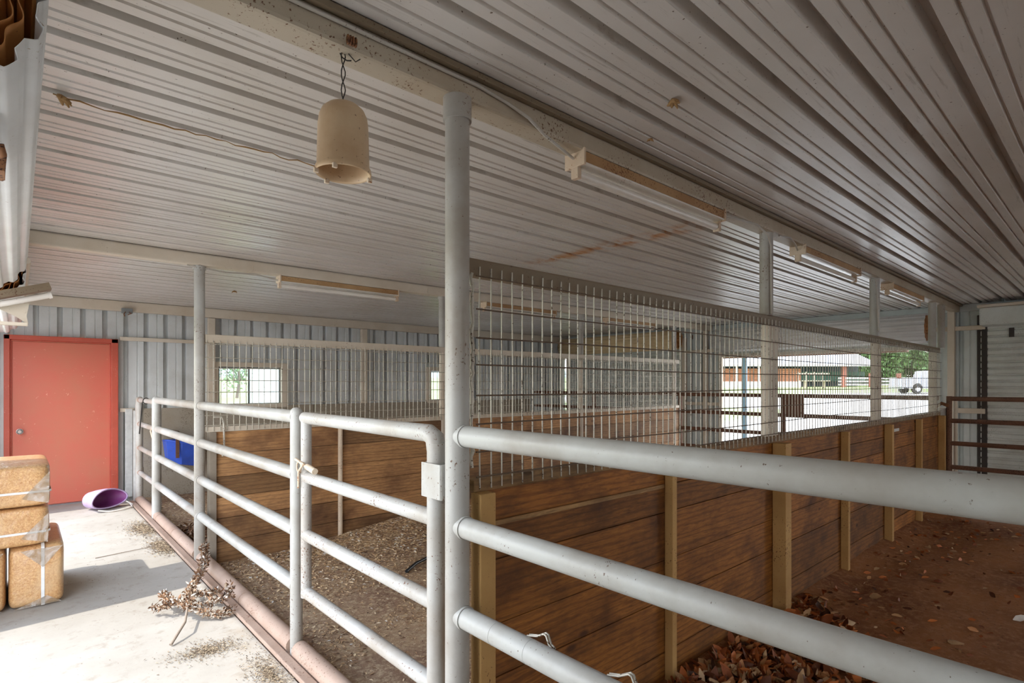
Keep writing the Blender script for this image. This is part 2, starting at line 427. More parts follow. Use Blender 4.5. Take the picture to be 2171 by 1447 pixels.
# ------------------------------------------------------------------ structure
def gz(x, y):
    dx = max(XL - 0.4 - x, x - XR - 0.4, 0); dy = max(y - YB - 0.4, -6 - y, 0)
    d = math.hypot(dx, dy)
    return -0.06 + max(0, d - 5) * 0.0178 - (0.0 if d > 0 else 0.1)
mb = MB(); me_v = []
def axis(a, b, core0, core1):
    s = set()
    q = core0
    while q < core1: s.add(round(q, 3)); q += 1.0
    s.add(core1); st = 1.0; q = core1
    while q < b: st *= 1.12; q = min(b, q + st); s.add(q)
    st = 1.0; q = core0
    while q > a: st *= 1.12; q = max(a, q - st); s.add(q)
    return sorted(s)
gx = axis(-160, 260, -12, 60); gy = axis(-160, 260, -12, 40)
V = [(x, y, gz(x, y)) for x in gx for y in gy]; ny = len(gy)
Fc = [(i * ny + j, (i + 1) * ny + j, (i + 1) * ny + j + 1, i * ny + j + 1) for i in range(len(gx) - 1) for j in range(ny - 1)]
mb.add(V, Fc, True)
ground = structure('outdoor_ground', mb=mb, mat='outdoor_ground', label='pale gravel yard and grass strip outside the barn', cat='ground')
ga = ground.data.attributes.new('grass', 'FLOAT', 'POINT')
vals = []
for (x, y, z) in V:
    # view-side yard to the east; grass beyond it, and everywhere north of the building
    de = x * 0.6675 + y * 0.7446
    g = 1.0 if (x > 14 and de > 50) else 0.0
    if y > YB + 2.0 and x < 30: g = 1.0
    vals.append(g)
ga.data.foreach_set('value', vals)

mb = MB()   # concrete aisle slab
mb.box(XL - 3.0, XF - 0.10, -5.85, YB, -0.2, 0.0)
structure('floor', mb=mb, mat='concrete', label='bright concrete aisle floor beside the stalls', cat='floor')

def dirt_floor(name, x0, x1, y0, y1, fn, mat, label, st=0.06):
    mb = MB(); nx = int((x1 - x0) / st); nyy = int((y1 - y0) / st); V = []
    for i in range(nx + 1):
        for j in range(nyy + 1):
            x = x0 + (x1 - x0) * i / nx; y = y0 + (y1 - y0) * j / nyy
            V.append((x, y, fn(x, y)))
    mb.add(V, [(i * (nyy + 1) + j, (i + 1) * (nyy + 1) + j, (i + 1) * (nyy + 1) + j + 1, i * (nyy + 1) + j + 1) for i in range(nx) for j in range(nyy)], True)
    return structure(name, mb=mb, mat=mat, label=label, cat='floor')
from mathutils import noise as mn
def hz(x, y, a=0.03): return mn.fractal(Vector((x * 2.2, y * 2.2, 0.3)), 1.0, 2.0, 4) * a
def g_mid(x, y):
    z = -0.05 + hz(x, y, 0.022)
    if y < 5.25: z += 0.17 * math.exp(-((x - 3.4) / 1.0) ** 2 - ((y - 5.1) / 0.7) ** 2)
    return z
def g_near(x, y): return -0.05 + hz(x, y, 0.02) + 0.05 * math.exp(-((y - 1.6) / 0.15) ** 2)
dirt_floor('floor_middle', XF, 8.6, YP, YB, g_mid, 'dirt_mid', 'wood shavings strewn dirt in the stalls behind the wire partition')
dirt_floor('floor_near', XF, 8.6, -5.8, YP, g_near, 'dirt_dark', 'dark reddish brown dirt in the nearest stall', 0.08)
mb = MB(); mb.box(8.6, XR + 0.2, -5.85, YB, -0.15, -0.03)
structure('floor_right', mb=mb, mat='concrete', label='concrete aisle floor along the far side of the stalls', cat='floor')

mb = MB()   # ceiling liner, ribs run along X; two sheets lapping at X = 3.56
pl = lambda u, w, d: (w, u, ZC + d)
PC = 0.2286
sheet(mb, -5.85, YB, XL - 0.02, 3.56, PC, MINOR, 0.060, pl)
sheet(mb, -5.85, YB, 3.54, XR + 0.02, PC, MINOR, 0.060, lambda u, w, d: (w, u, ZC + d + (0.004 if w > 3.56 else 0.002)))
structure('ceiling', mb=mb, mat='ceiling_metal', label='flat ceiling of ribbed pale sheet metal', cat='ceiling', solid=0.002)
mb = MB(); mb.box(XL - 0.5, XR + 0.5, -6.1, YB + 0.5, ZC + 0.25, ZC + 0.35)
structure('roof', mb=mb, mat='shed_white', label='roof deck above the ribbed ceiling', cat='roof')

# back wall
DX0, DX1, DZ = -0.12, 0.99, 2.09
WINS = [(2.15, 3.16, 1.17, 1.80), (5.86, 6.87, 1.17, 1.80)]
mb = MB()
sheet(mb, XL, XR, -0.1, ZC + 0.24, 0.2286, RIB, 0.060, lambda u, w, d: (u, YB + 0.02 + d, w),
      holes=[(DX0, DX1, -0.2, DZ)] + [w for w in WINS])
structure('wall_back', mb=mb, mat='wall_metal', label='back wall of grey ribbed sheet metal with windows', cat='wall', solid=0.002)
# left wall with two open roll-up bays, and the part behind the camera
mb = MB()
BAYS_L = [(1.35, 4.52, -0.2, 2.46), (5.20, 8.28, -0.2, 2.46), (-5.5, -2.5, -0.2, 2.46)]  # unseen behind the camera: wall kept shut, last bay opened for light
sheet(mb, -5.85, YB, -0.1, ZC + 0.24, 0.2286, RIB, 0.060, lambda u, w, d: (XL - 0.02 - d, u, w), holes=BAYS_L)
structure('wall_left', mb=mb, mat='wall_metal', label='ribbed sheet metal wall with open roll-up bays', cat='wall', solid=0.002)
# right wall
BAYS_R = [(1.86, 5.05, -0.2, 2.42), (5.80, 8.85, -0.2, 2.42), (-2.2, 1.30, -0.2, 2.42), (-5.5, -2.5, -0.2, 2.42)]  # last bay is unseen, opened to bring in more light
mb = MB()
sheet(mb, -5.85, YB, -0.1, ZC + 0.24, 0.2286, RIB, 0.060, lambda u, w, d: (XR + 0.02 + d, u, w), holes=BAYS_R)
structure('wall_right', mb=mb, mat='wall_far', label='far wall of grey ribbed sheet metal with roll-up doors', cat='wall', solid=0.002)

mb = MB()
sheet(mb, XL, XR, -0.1, ZC + 0.24, 0.2286, RIB, 0.060, lambda u, w, d: (u, -5.85 - d, w))  # unseen end wall, added to hold back light from behind the camera
structure('wall_front', mb=mb, mat='wall_metal', label='unseen ribbed sheet metal end wall added behind the camera', cat='wall', solid=0.002)

# trims: eave tube on the back wall, girts, wall posts, base board
def trim(n, boxes, mat, label, ch=0.006):
    mb = MB()
    for b in boxes: mb.box(*b, ch=ch)
    return structure('trim_%d' % n, mb=mb, mat=mat, label=label, cat='trim')
trim(1, [(XL, XR, YB - 0.09, YB, 2.465, 2.597)], 'tan_paint', 'tan steel tube along the top of the back wall')
trim(2, [(DX1 + 0.02, 2.06, YB - 0.05, YB, 2.08, 2.13)], 'tan_paint', 'pale horizontal girt beside the red door head')
trim(3, [(DX1 + 0.02, 1.17, YB - 0.05, YB, 1.13, 1.18)], 'tan_paint', 'short low girt beside the red door')
trim(4, [(1.07, 1.15, YB - 0.07, YB, 0, 1.17)], 'white_trim', 'white upright flashing at the foot of the back wall')
trim(5, [(2.06, 2.15, YB - 0.08, YB, 1.17, 2.46)], 'tan_paint', 'pale steel upright left of the first window')
trim(6, [(4.46, 4.56, YB - 0.08, YB, 1.17, 2.46)], 'tan_paint', 'pale steel upright between the two windows')
trim(7, [(XR - 0.05, XR, 1.28, 1.84, 2.24, 2.30)], 'tan_paint', 'upper tan girt on the far wall between the roll-up doors')
trim(8, [(XR - 0.05, XR, 1.28, 1.84, 1.10, 1.17)], 'tan_paint', 'lower tan girt on the far wall between the roll-up doors')
trim(9, [(XR - 0.09, XR, 1.60, 1.68, -0.03, 2.6)], 'tan_paint', 'tan steel upright on the far wall at the end of the beam')
trim(10, [(XR - 0.07, XR, 5.30, 5.38, -0.03, 2.58), (XR - 0.05, XR, 5.05, 5.75, 1.10, 1.16), (XR - 0.05, XR, 5.05, 5.75, 2.10, 2.16)], 'tan_paint', 'tan upright and girts on the far wall pillar')
trim(11, [(XR - 0.005, XR + 0.10, 1.27, 1.37, -0.03, 2.44), (XR - 0.03, XR + 0.03, 1.26, 1.32, -0.03, 2.3)], 'dark_metal', 'dark door track at the edge of the closed roll-up door')  # wider box behind the track added to block a slit of light
trim(13, [(XR - 0.03, XR, -5.8, YB - 0.1, 2.50, 2.60)], 'wall_far', 'pale strip along the top of the far wall')  # added to stop light leaking in at the ceiling joint
trim(12, [(XR - 0.03, XR + 0.03, 5.02, 5.08, -0.03, 2.3)], 'tan_paint', 'tan door track at the left side of the open bay')
mb = MB()
x = 1.20
for x0, x1 in ((1.20, 3.62), (3.63, 6.05), (6.06, 8.55)):
    mb.box(x0, x1, YB - 0.03, YB - 0.005, -0.05, 1.17, tone=R(0.3, 0.7))
structure('baseboard_back', mb=mb, mat='kick_board', label='grey plywood kick board along the back wall', cat='baseboard')
mb = MB(); mb.box(XR - 0.03, XR - 0.005, 1.30, 1.84, -0.05, 0.12)
structure('baseboard_right', mb=mb, mat='kick_board', label='low board at the foot of the far wall', cat='baseboard')

# windows
def window(n, x0, x1, z0, z1, label):
    w = structure('window_%d' % n, ((x0 + x1) / 2, YB, z0), label=label, cat='window')
    mb = MB(); t = 0.07
    for b in ((x0 - .03, x0 + t - .02, z0 - .03, z1 + .03), (x1 - t + .02, x1 + .03, z0 - .03, z1 + .03), (x0 + t - .02, x1 - t + .02, z1 - t + .03, z1 + .03), (x0 + t - .02, x1 - t + .02, z0 - .03, z0 + t - .045)):
        mb.box(b[0], b[1], YB - 0.045, YB + 0.05, b[2], b[3], ch=0.004)
    obj('window_frame', mb, 'tan_paint', w)
    xm = (x0 + x1) / 2
    for (a, b, mt, nm) in ((x0 + .05, xm - 0.01, 'pane_clear', 'sash'), (xm - 0.03, x1 - .05, 'pane_frosted', 'sash')):
        yy = YB + (0.01 if mt == 'pane_clear' else 0.03)
        mb = MB()
        for q in ((a, a + .025, z0 + .02, z1 - .04), (b - .025, b, z0 + .02, z1 - .04), (a, b, z0 + .02, z0 + .04), (a, b, z1 - .06, z1 - .04)):
            mb.box(q[0], q[1], yy - .01, yy + .01, q[2], q[3])
        s = obj(nm, mb, 'galv', w)
        mb = MB(); mb.box(a + .02, b - .02, yy - .002, yy + .002, z0 + .035, z1 - .055)
        obj('pane', mb, mt, s, label='frosted glass pane' if mt == 'pane_frosted' else 'clear glass pane')
    return w
window(1, *WINS[0], 'sliding window by the red door side of the back wall')
window(2, *WINS[1], 'second sliding window further right behind the tall white post')

# red door
d1 = structure('door_1', (0.43, YB - 0.02, 0), label='red painted metal door with round knob in red frame', cat='door')
mb = MB()
for b in ((DX0, DX0 + .055, 0, DZ), (DX1 - .075, DX1, 0, DZ), (DX0, DX1, DZ - .055, DZ)):
    mb.box(b[0], b[1], YB - 0.09, YB + 0.06, b[2], b[3], ch=0.006)
for b in ((DX0 + .055, DX0 + .07, 0, DZ - .055), (DX1 - .09, DX1 - .075, 0, DZ - .055), (DX0 + .055, DX1 - .075, DZ - .07, DZ - .055)):
    mb.box(b[0], b[1], YB - 0.06, YB + 0.05, b[2], b[3], ch=0.004)
obj('door_frame', mb, 'red_frame', d1)
mb = MB(); mb.box(DX0 + .068, DX1 - .088, YB - 0.035, YB + 0.01, 0.012, DZ - .072, ch=0.004)
leaf = obj('door_leaf', mb, 'red_door', d1)
mb = MB(); cx0 = DX0 + .072 + .07
for r, y0, y1 in ((0.034, 0, 0.008), (0.014, 0.008, 0.04), (0.028, 0.04, 0.07)):
    mb.tube([(cx0, YB - 0.035 - y0, 0.93), (cx0, YB - 0.035 - y1, 0.93)], r, 20)
mb.tube([(cx0, YB - 0.105, 0.93), (cx0, YB - 0.113, 0.93)], [0.028, 0.018], 20)
obj('door_knob', mb, 'chrome', leaf, label='round steel knob')
mb = MB(); mb.box(DX0 + .06, DX1 - .08, YB - 0.10, YB + 0.05, 0.0, 0.012)
obj('threshold', mb, 'galv', d1)

# roll-up doors ----------------------------------------------------
def coil(root, xc, zc, y0, y1, r, mat, caps='winding', lobes=15, side=1):
    def strip(pts, ya, yb):
        m_ = MB(); n = len(pts)
        m_.add([(p[0], ya, p[1]) for p in pts] + [(p[0], yb, p[1]) for p in pts], [(k, k + 1, n + k + 1, n + k) for k in range(n - 1)], True); return m_
    N = 264; prof = []
    for k in range(N + 1):
        a = 2 * PI * k / N; w = 0.010 * max(-0.8, min(0.8, math.sin(a * lobes) * 1.8))
        prof.append((xc + math.cos(a) * (r + w), zc + math.sin(a) * (r + w)))
    obj('door_coil', strip(prof, y0, y1), mat, root, solid=0.002, label='pale ribbed outer wrap')
    turns = 6.2; N = 900; pts = []
    for k in range(N + 1):
        a = 2 * PI * turns * k / N; rr = r - 0.016 - 0.015 * a / (2 * PI)
        rr += 0.0065 * math.sin(a * lobes * (1 - 0.12 * k / N) + 0.7 * math.sin(a * 2.3))
        pts.append((xc + math.cos(a) * rr, zc + math.sin(a) * rr))
    mb = strip(pts, y0 + 0.004, y1 - 0.004)
    mb.tube([(xc, y0 - 0.05, zc), (xc, y1 + 0.05, zc)], 0.02, 12)
    obj('coil_windings', mb, caps, root, solid=0.002, label='rusty inner windings and axle')
def curtain(root, x, y0, y1, z0, z1, mat='curtain'):
    mb = MB(); p = 0.086; n = int((z1 - z0) / p * 8); prev = None
    for k in range(n + 1):
        z = z0 + (z1 - z0) * k / n; t = (z / p) % 1
        d = 0.022 * min(1.0, max(0.0, min(t, 0.8 - t) / 0.12))
        if prev: mb.quad((x - prev[1], y0, prev[0]), (x - prev[1], y1, prev[0]), (x - d, y1, z), (x - d, y0, z))
        prev = (z, d)
    obj('curtain', mb, mat, root, solid=0.002)
    mb = MB(); mb.box(x - 0.02, x + 0.02, y0, y1, z0 - 0.03, z0 + 0.02, ch=0.004)
    obj('bottom_bar', mb, 'tan_paint', root)
d2 = structure('door_2', (-0.16, 1.45, 2.0), label='coiled roll-up door hanging overhead nearest the camera', cat='door')
coil(d2, -0.162, 2.25, 1.42, 4.38, 0.20, 'coil_white')
mb = MB()   # bracket plate and rusty latch seen under the near end
mb.box(-0.215, -0.035, 1.66, 1.72, 2.035, 2.06); mb.box(-0.05, -0.035, 1.66, 1.95, 2.04, 2.062)
obj('stop_plate', mb, 'galv', d2)
mb = MB()
mb.tube([(-0.03, 1.74, 2.055), (-0.025, 1.75, 2.035), (-0.028, 1.80, 2.02), (-0.03, 1.88, 2.015)], 0.008, 8)
mb.box(-0.038, -0.022, 1.76, 1.84, 2.0, 2.05)
obj('latch', mb, 'rust', d2)
d3 = structure('door_3', (-0.16, 5.0, 2.0), label='second coiled roll-up door overhead, beyond the first', cat='door')
coil(d3, -0.162, 2.25, 4.98, 8.1, 0.20, 'coil_white')
mb = MB()
mb.tube([(0.05, 5.0, 2.34), (0.05, 8.2, 2.34)], 0.02, 8)
obj('guide_rail', mb, 'tan_paint', d3)
d4 = structure('door_4', (XR - 0.25, 3.4, 2.1), label='open roll-up door coil above the bright bay on the far wall', cat='door')
coil(d4, XR - 0.20, 2.29, 1.88, 5.03, 0.20, 'coil_white')
curtain(d4, XR + 0.0, 1.88, 5.03, 2.03, 2.28)
d5 = structure('door_5', (XR - 0.05, 7.3, 0), label='closed roll-up door with tan coil box in the far left bay', cat='door')
mb = MB(); 
coil(d5, XR - 0.20, 2.36, 5.82, 8.86, 0.18, 'coil_tan')
curtain(d5, XR + 0.0, 5.76, 8.90, 0.0, 2.42)
for yy in (5.80, 8.85):
    mb = MB(); mb.box(XR - 0.05, XR + 0.03, yy - 0.04, yy + 0.04, -0.03, 2.4, ch=0.004); obj('door_track', mb, 'tan_paint', d5)
d6 = structure('door_6', (XR - 0.05, -0.4, 0), label='closed grey roll-up door at the right edge', cat='door')
curtain(d6, XR - 0.0, -2.25, 1.33, 0.0, 2.44)
mb = MB(); mb.box(XR - 0.36, XR - 0.03, -2.2, 1.30, 2.27, 2.50, ch=0.02); obj('coil_cover', mb, 'curtain', d6)
mb = MB(); mb.box(XR - 0.38, XR - 0.02, -2.2, 1.32, 2.50, 2.54, ch=0.008); obj('cover_ledge', mb, 'tan_paint', d6)
mb = MB(); mb.box(XR - 0.05, XR - 0.025, 0.99, 1.04, 2.12, 2.24); obj('lock_plate', mb, 'dark_metal', d6)

# ------------------------------------------------------------------ beams
def beam(name, boxes, mat, loc, label, cat='beam', group=None, bands=()):
    t = thing(name, loc, label, cat, group)
    mb = MB()
    for b in boxes: mb.box(*b, ch=0.012)
    obj('steel_tube', mb, mat, t)
    if bands:
        mb = MB()
        for b in bands: mb.box(*b, ch=0.003)
        obj('strap', mb, mat, t)
    return t
b1 = beam('ceiling_beam', [(XL, XR, YP - 0.05, YP + 0.05, 2.5, 2.6)], 'beam_paint', (1, YP, 2.5), 'dusty steel roof beam directly above the nearest wire partition')
mb = MB(); mb.box(XL, XR, YP - 0.080, YP - 0.055, 2.575, 2.597, ch=0.004)  # brown strip standing in for the dark recess above the beam
obj('gap_strip', mb, 'bar_paint', b1)
b2 = beam('ceiling_beam', [(XL, XR, YP2 - 0.05, YP2 + 0.05, 2.5, 2.6)], 'tan_paint', (1, YP2, 2.5), 'cream steel roof beam above the second partition nearer the red door',
          bands=[(x - .004, x + .004, YP2 - 0.053, YP2 + 0.053, 2.497, 2.56) for x in (1.56, 3.4, 5.9)])

# ------------------------------------------------------------------ pipe fence, gate
def dome(mb, x, y, z, r):
    mb.lathe([(r, 0), (r * 0.97, r * 0.25), (r * 0.8, r * 0.55), (r * 0.5, r * 0.78), (0.001, r * 0.86)], (x, y, z), 20)
RZ = [1.32, 1.005, 0.695, 0.39]
fence = thing('pipe_fence', (XF, 5.2, 0), 'pale grey welded pipe fence left of the gate, with four rails and three posts', 'fence')
def post(par, y, r, z0, z1, mat='fence_paint', x=XF, name='post', label=None, collar=None):
    mb = MB(); mb.tube([(x, y, z0), (x, y, z1)], r, 24)
    if collar: mb.tube([(x, y, collar[0]), (x, y, collar[1])], collar[2], 24)
    else: dome(mb, x, y, z1 - 0.001, r)
    return obj(name, mb, mat, par, label=label)
post(fence, 7.18, 0.046, -0.05, 1.325)
post(fence, 3.07, 0.033, -0.05, 1.345, label='short capped post beside the gate')
for y0, y1 in ((7.18, 5.25), (5.25, 3.07)):
    for z in RZ:
        mb = MB(); mb.tube([(XF, y0, z), (XF, y1, z)], 0.036, 20); obj('rail', mb, 'fence_paint', fence)
p3 = post(fence, 5.25, 0.041, -0.05, 2.5, 'post_paint', label='tall post reaching the cream beam', collar=(2.47, 2.5, 0.05))
for z in RZ:
    mb = MB(); mb.tube([(XF, 5.19, z), (XF, 5.195, z)], 0.040, 20)
    obj('weld_ring', mb, 'post_paint', p3)
nf = thing('pipe_fence', (XF, 0, 0), 'heavy pale pipe fence in the foreground running right from the tall post', 'fence')
post(nf, YP - 0.03, 0.043, -0.05, 2.44, 'post_paint', label='tall foreground post up to the dusty beam', collar=(2.42, 2.5, 0.05))
post(nf, -2.1, 0.045, -0.05, 1.33)
for z in RZ + [0.08]:
    mb = MB(); mb.tube([(XF, YP - 0.03, z), (XF, -5.7, z)], 0.0365, 28)
    # weld bead at the post
    mb.tube([(XF, YP - 0.083 + 0.012 * math.sin(k), z) for k in (0, 1)], 0.040, 28)
    if z == RZ[2]:
        for y in (1.36, 1.20): mb.tube([(XF, y, z), (XF, y - 0.002, z)], 0.0372, 28)
    obj('rail', mb, 'fence_paint', nf)
# gate between the short post and the tall post
gate = thing('pipe_gate', (XF, 1.70, 0.3), 'pale four rail pipe gate hinged on the tall foreground post', 'gate')
mb = MB(); mb.tube([(XF, 2.93, 0.365), (XF, 2.93, 1.32)], 0.0275, 20); dome(mb, XF, 2.93, 1.322, 0.0275); obj('latch_stile', mb, 'gate_paint', gate)
mb = MB(); mb.tube([(XF, 1.70, 0.0), (XF, 1.70, 1.285)], 0.035, 24); obj('hinge_stile', mb, 'gate_paint', gate)
for i, z in enumerate(RZ):
    mb = MB()
    if i == 0: mb.tube([(XF, 2.95, z), (XF, 1.75, z - 0.003), (XF, 1.71, z - 0.02), (XF, 1.70, z - 0.06)], [0.031, 0.034, 0.036, 0.036], 24)
    else: mb.tube([(XF, 2.93, z), (XF, 1.70, z)], 0.0305, 22)
    obj('rail', mb, 'gate_paint', gate)
for z in (1.09, 0.20):
    mb = MB(); mb.tube([(XF, 1.70, z), (XF, 1.70, z + 0.125)], 0.041, 24)
    mb.box(XF - 0.043, XF - 0.036, 1.615, 1.735, z, z + 0.125, ch=0.002); mb.box(XF + 0.036, XF + 0.043, 1.615, 1.735, z, z + 0.125, ch=0.002)
    mb.box(XF - 0.04, XF + 0.04, 1.612, 1.622, z, z + 0.125)
    obj('hinge_plate', mb, 'gate_paint', gate)
mb = MB()   # slide bolt latch
mb.tube([(XF - 0.03, 3.00, 1.095), (XF - 0.03, 2.78, 1.062)], 0.008, 10)
mb.tube([(XF - 0.03, 2.84, 1.073), (XF - 0.03, 2.74, 1.058)], 0.016, 14)
mb.tube([(XF - 0.035, 2.94 + 0.03 * math.cos(a), 1.06 + 0.03 * math.sin(a)) for a in [k * PI / 6 for k in range(12)]], 0.0045, 8, closed=True)
mb.tube([(XF - 0.04, 2.86, 1.09), (XF - 0.045, 2.92, 1.04), (XF - 0.04, 2.935, 0.95)], 0.006, 8)
obj('slide_bolt', mb, 'light_rust', gate, label='rusty sliding bolt latch')
# small gate by the back wall
g2 = thing('pipe_gate', (XF, 8.34, 0), 'narrow pipe gate at the far end of the fence near the back wall', 'gate')
mb = MB(); mb.tube([(XF, 8.34, 0.06), (XF, 8.34, 1.31)], 0.040, 22); dome(mb, XF, 8.34, 1.309, 0.04)
for z in (1.16, 0.36): mb.tube([(XF, 8.34, z), (XF, 8.34, z + 0.09)], 0.046, 22)
obj('hinge_stile', mb, 'gate_paint', g2)
for z in (1.30, 1.0, 0.70, 0.39):
    mb = MB(); mb.tube([(XF, 8.30, z), (XF, 7.26, z)], 0.029, 18)
    o = obj('rail', mb, 'gate_paint', g2)
    mb = MB(); mb.tube([(XF, 8.312, z), (XF, 8.24, z)], 0.0305, 18); obj('rail_end', mb, 'base_pipe', o, label='pinkish unpainted rail end')
mb = MB(); mb.box(XF - 0.06, XF - 0.005, 8.37, 8.39, 0.02, 1.17); obj('edge_strip', mb, 'white_trim', g2)
mb = MB(); mb.tube([(XF - 0.01, 7.28, 1.03), (XF - 0.045, 7.26, 0.98), (XF - 0.03, 7.24, 0.9)], 0.008, 8); obj('latch_hook', mb, 'light_rust', g2)
mb = MB()
mb.tube([(XF + 0.034 * math.cos(a), 7.86 - 0.02 * math.sin(a / 2), 1.30 + 0.034 * math.sin(a)) for a in [k * PI / 6 for k in range(12)]], 0.006, 6, closed=True)
mb.tube([(XF - 0.035, 7.86, 1.29), (XF - 0.045, 7.90, 1.1), (XF - 0.05, 7.98, 0.9)], 0.007, 6)
tag(obj('tie_rope', mb, 'black_wire'), 'dark tie rope looped over the narrow gate top rail', 'rope')

# base pipe and kerb channel under the fence
mb = MB()
for y0, y1 in ((8.42, 7.22), (7.14, 5.32), (5.18, 3.11), (3.03, 0.2)):
    mb.tube([(XF + 0.005, y0, 0.045), (XF + 0.005, y1, 0.045)], 0.048, 22)
for y in (6.2, 7.0, 4.0): mb.tube([(XF + 0.005, y, 0.045), (XF + 0.005, y - 0.012, 0.045)], 0.050, 22)
kerb = thing('base_rail', (XF, 4, 0), 'pinkish weathered pipe along the foot of the fence with a steel kerb', 'rail')
obj('pipe', mb, 'base_pipe', kerb)
mb = MB(); mb.box(XF - 0.095, XF - 0.045, 0.2, 8.42, 0.0, 0.028, ch=0.005); mb.box(XF - 0.06, XF + 0.06, 0.2, 8.42, -0.08, 0.012)
obj('kerb_channel', mb, 'base_pipe', kerb)

# bent handles behind the third foreground rail
for i, (y, lab) in enumerate(((1.185, 'bent steel rod handle behind the foreground rail, nearer the tall post'), (0.875, 'bent steel rod handle behind the foreground rail, further right'))):
    mb = MB(); zz = 0.7
    for dx in (0.0, 0.010):
        mb.tube([(XF + 0.020 + dx, y + 0.05, zz + 0.026), (XF + 0.032 + dx, y + 0.02, zz + 0.030), (XF + 0.034 + dx, y - 0.008, zz + 0.046), (XF + 0.034 + dx, y - 0.018, zz + 0.044), (XF + 0.033 + dx, y - 0.030, zz + 0.022), (XF + 0.024 + dx, y - 0.055, zz + 0.018)], 0.0032, 8)
    tag(obj('rod_handle', mb, 'wire'), lab, 'handle')

# ------------------------------------------------------------------ partitions
def boards(mb, x0, x1, y0, y1, edges, cuts, jit=0.0):
    for za, zb in zip(edges, edges[1:]):
        xs = [x0] + [c + R(-jit, jit) for c in cuts] + [x1]
        for xa, xb in zip(xs, xs[1:]):
            mb.box(xa + 0.001, xb - 0.001, y0 + R(-0.003, 0.003), y1 + R(-0.003, 0.003), za + 0.002, zb - 0.002, tone=R(0, 1), ch=0.003)
def mesh_wires(x0, x1, y, z0, z1, hz_, dx, wave=0.006, r=0.0026):
    mb = MB(); x = x0
    while x < x1:
        a = R(-1, 1) * wave * 0.5; b = R(-1, 1) * wave * 0.5
        mb.tube([(x + a, y, z0), (x + b, y + R(-.003, .003), (z0 + z1) / 2), (x + a, y, z1)], r, 5)
        x += dx
    mc = MB()
    for i, z in enumerate(hz_):
        n = 24; pts = []
        for k in range(n + 1):
            X = x0 - 0.02 + (x1 - x0 + 0.04) * k / n
            pts.append((X, y - 2 * r, z + 0.004 * math.sin(X * 1.7 + i * 2)))
        mc.tube(pts, r, 5)
    return mb, mc
par1 = thing('stall_partition', (1.25, YP, 0), 'long near stall partition of dark brown boards with wire mesh above', 'partition')
mb = MB(); boards(mb, 1.285, 8.62, YP - 0.02, YP + 0.02, [-0.06, 0.13, 0.40, 0.60, 0.845, 0.985, 1.11], [3.81, 6.30]); obj('board_panel', mb, 'board_dark', par1)
mb = MB(); mb.box(1.22, 8.62, YP - 0.035, YP + 0.035, 1.11, 1.155, tone=0.3, ch=0.006); obj('cap_rail', mb, 'board_cap', par1)
mb = MB(); mb.box(1.23, 2.44, YP - 0.034, YP - 0.02, 0.975, 0.993, tone=0.9); obj('ledge_strip', mb, 'board_cap', par1)
for (xa, xb, dy) in ((1.215, 1.285, 0.06), (2.46, 2.50, 0.05), (3.74, 3.83, 0.09), (5.05, 5.095, 0.06), (6.27, 6.33, 0.07), (7.45, 7.50, 0.06), (8.55, 8.62, 0.07)):
    mb = MB(); mb.box(xa, xb, YP - 0.02 - dy, YP - 0.023, -0.07, 1.11, ch=0.004); obj('wood_post', mb, 'wood_post', par1)
mb = MB(); mb.box(1.17, 8.65, YP - 0.028, YP + 0.028, 1.893, 1.955, ch=0.008); obj('top_bar', mb, 'bar_paint', par1)
wa, wb = mesh_wires(1.245, 8.6, YP - 0.036, 1.12, 1.925, [1.885, 1.773, 1.667, 1.566, 1.462, 1.358, 1.252, 1.168], 0.0535, r=0.0031)
obj('wire_mesh', wa, 'wire', par1); obj('cross_wires', wb, 'wire_brown', par1, label='brown horizontal wires')
for xx in (3.70, 6.05, 8.36):
    mb = MB(); mb.tube([(xx, YP, 1.955), (xx, YP, 2.5)], 0.042, 18)
    obj('upper_post', mb, 'post_paint', par1)
    mb = MB(); mb.tube([(xx + 0.02, YP + 0.01, 1.155), (xx + 0.02, YP + 0.01, 1.893)], 0.032, 14); mb.box(xx + 0.06, xx + 0.14, YP - 0.02, YP + 0.02, 1.155, 1.893, ch=0.003)
    obj('mesh_post', mb, 'tan_paint', par1)
mb = MB()
pts = [(1.215 + R(-.004, .004), YP - 0.03 + R(-.004, .004), 1.20 + k * 0.02) for k in range(36)]
mb.tube(pts, [0.006 + R(-0.0015, 0.0025) for _ in pts], 8)
pts = [(1.215 + R(-.004, .004), YP - 0.03 + R(-.004, .004), 1.165 + k * 0.018) for k in range(6)]
obj('weld_bead', mb, 'wire', par1)

par2 = thing('stall_partition', (1.2, YP2, 0), 'second stall partition of orange brown boards with wire mesh, further back', 'partition')
mb = MB(); boards(mb, 1.27, 8.6, YP2 - 0.02, YP2 + 0.02, [-0.06, 0.14, 0.34, 0.52, 0.70, 0.90, 1.09], [2.40, 3.64, 4.9, 6.05, 7.3]); obj('board_panel', mb, 'board_mid', par2)
mb = MB(); mb.box(1.2, 8.6, YP2 - 0.03, YP2 + 0.03, 1.09, 1.135, ch=0.004); obj('cap_rail', mb, 'tan_paint', par2)
mb = MB(); mb.box(1.19, 8.6, YP2 - 0.028, YP2 + 0.028, 1.855, 1.925, ch=0.006); obj('top_bar', mb, 'tan_paint', par2)
wa, wb = mesh_wires(1.20, 8.5, YP2 - 0.034, 1.10, 1.875, [1.838, 1.731, 1.637, 1.53, 1.434, 1.326, 1.23, 1.15], 0.052, r=0.0036)
wm = obj('wire_mesh', wa, 'wire', par2); obj('cross_wires', wb, 'wire', par2)
mb = MB(); mb.tube([(2.38, YP2 - 0.05, -0.06), (2.38, YP2 - 0.05, 1.09)], 0.022, 12); obj('pipe_post', mb, 'light_rust', par2)
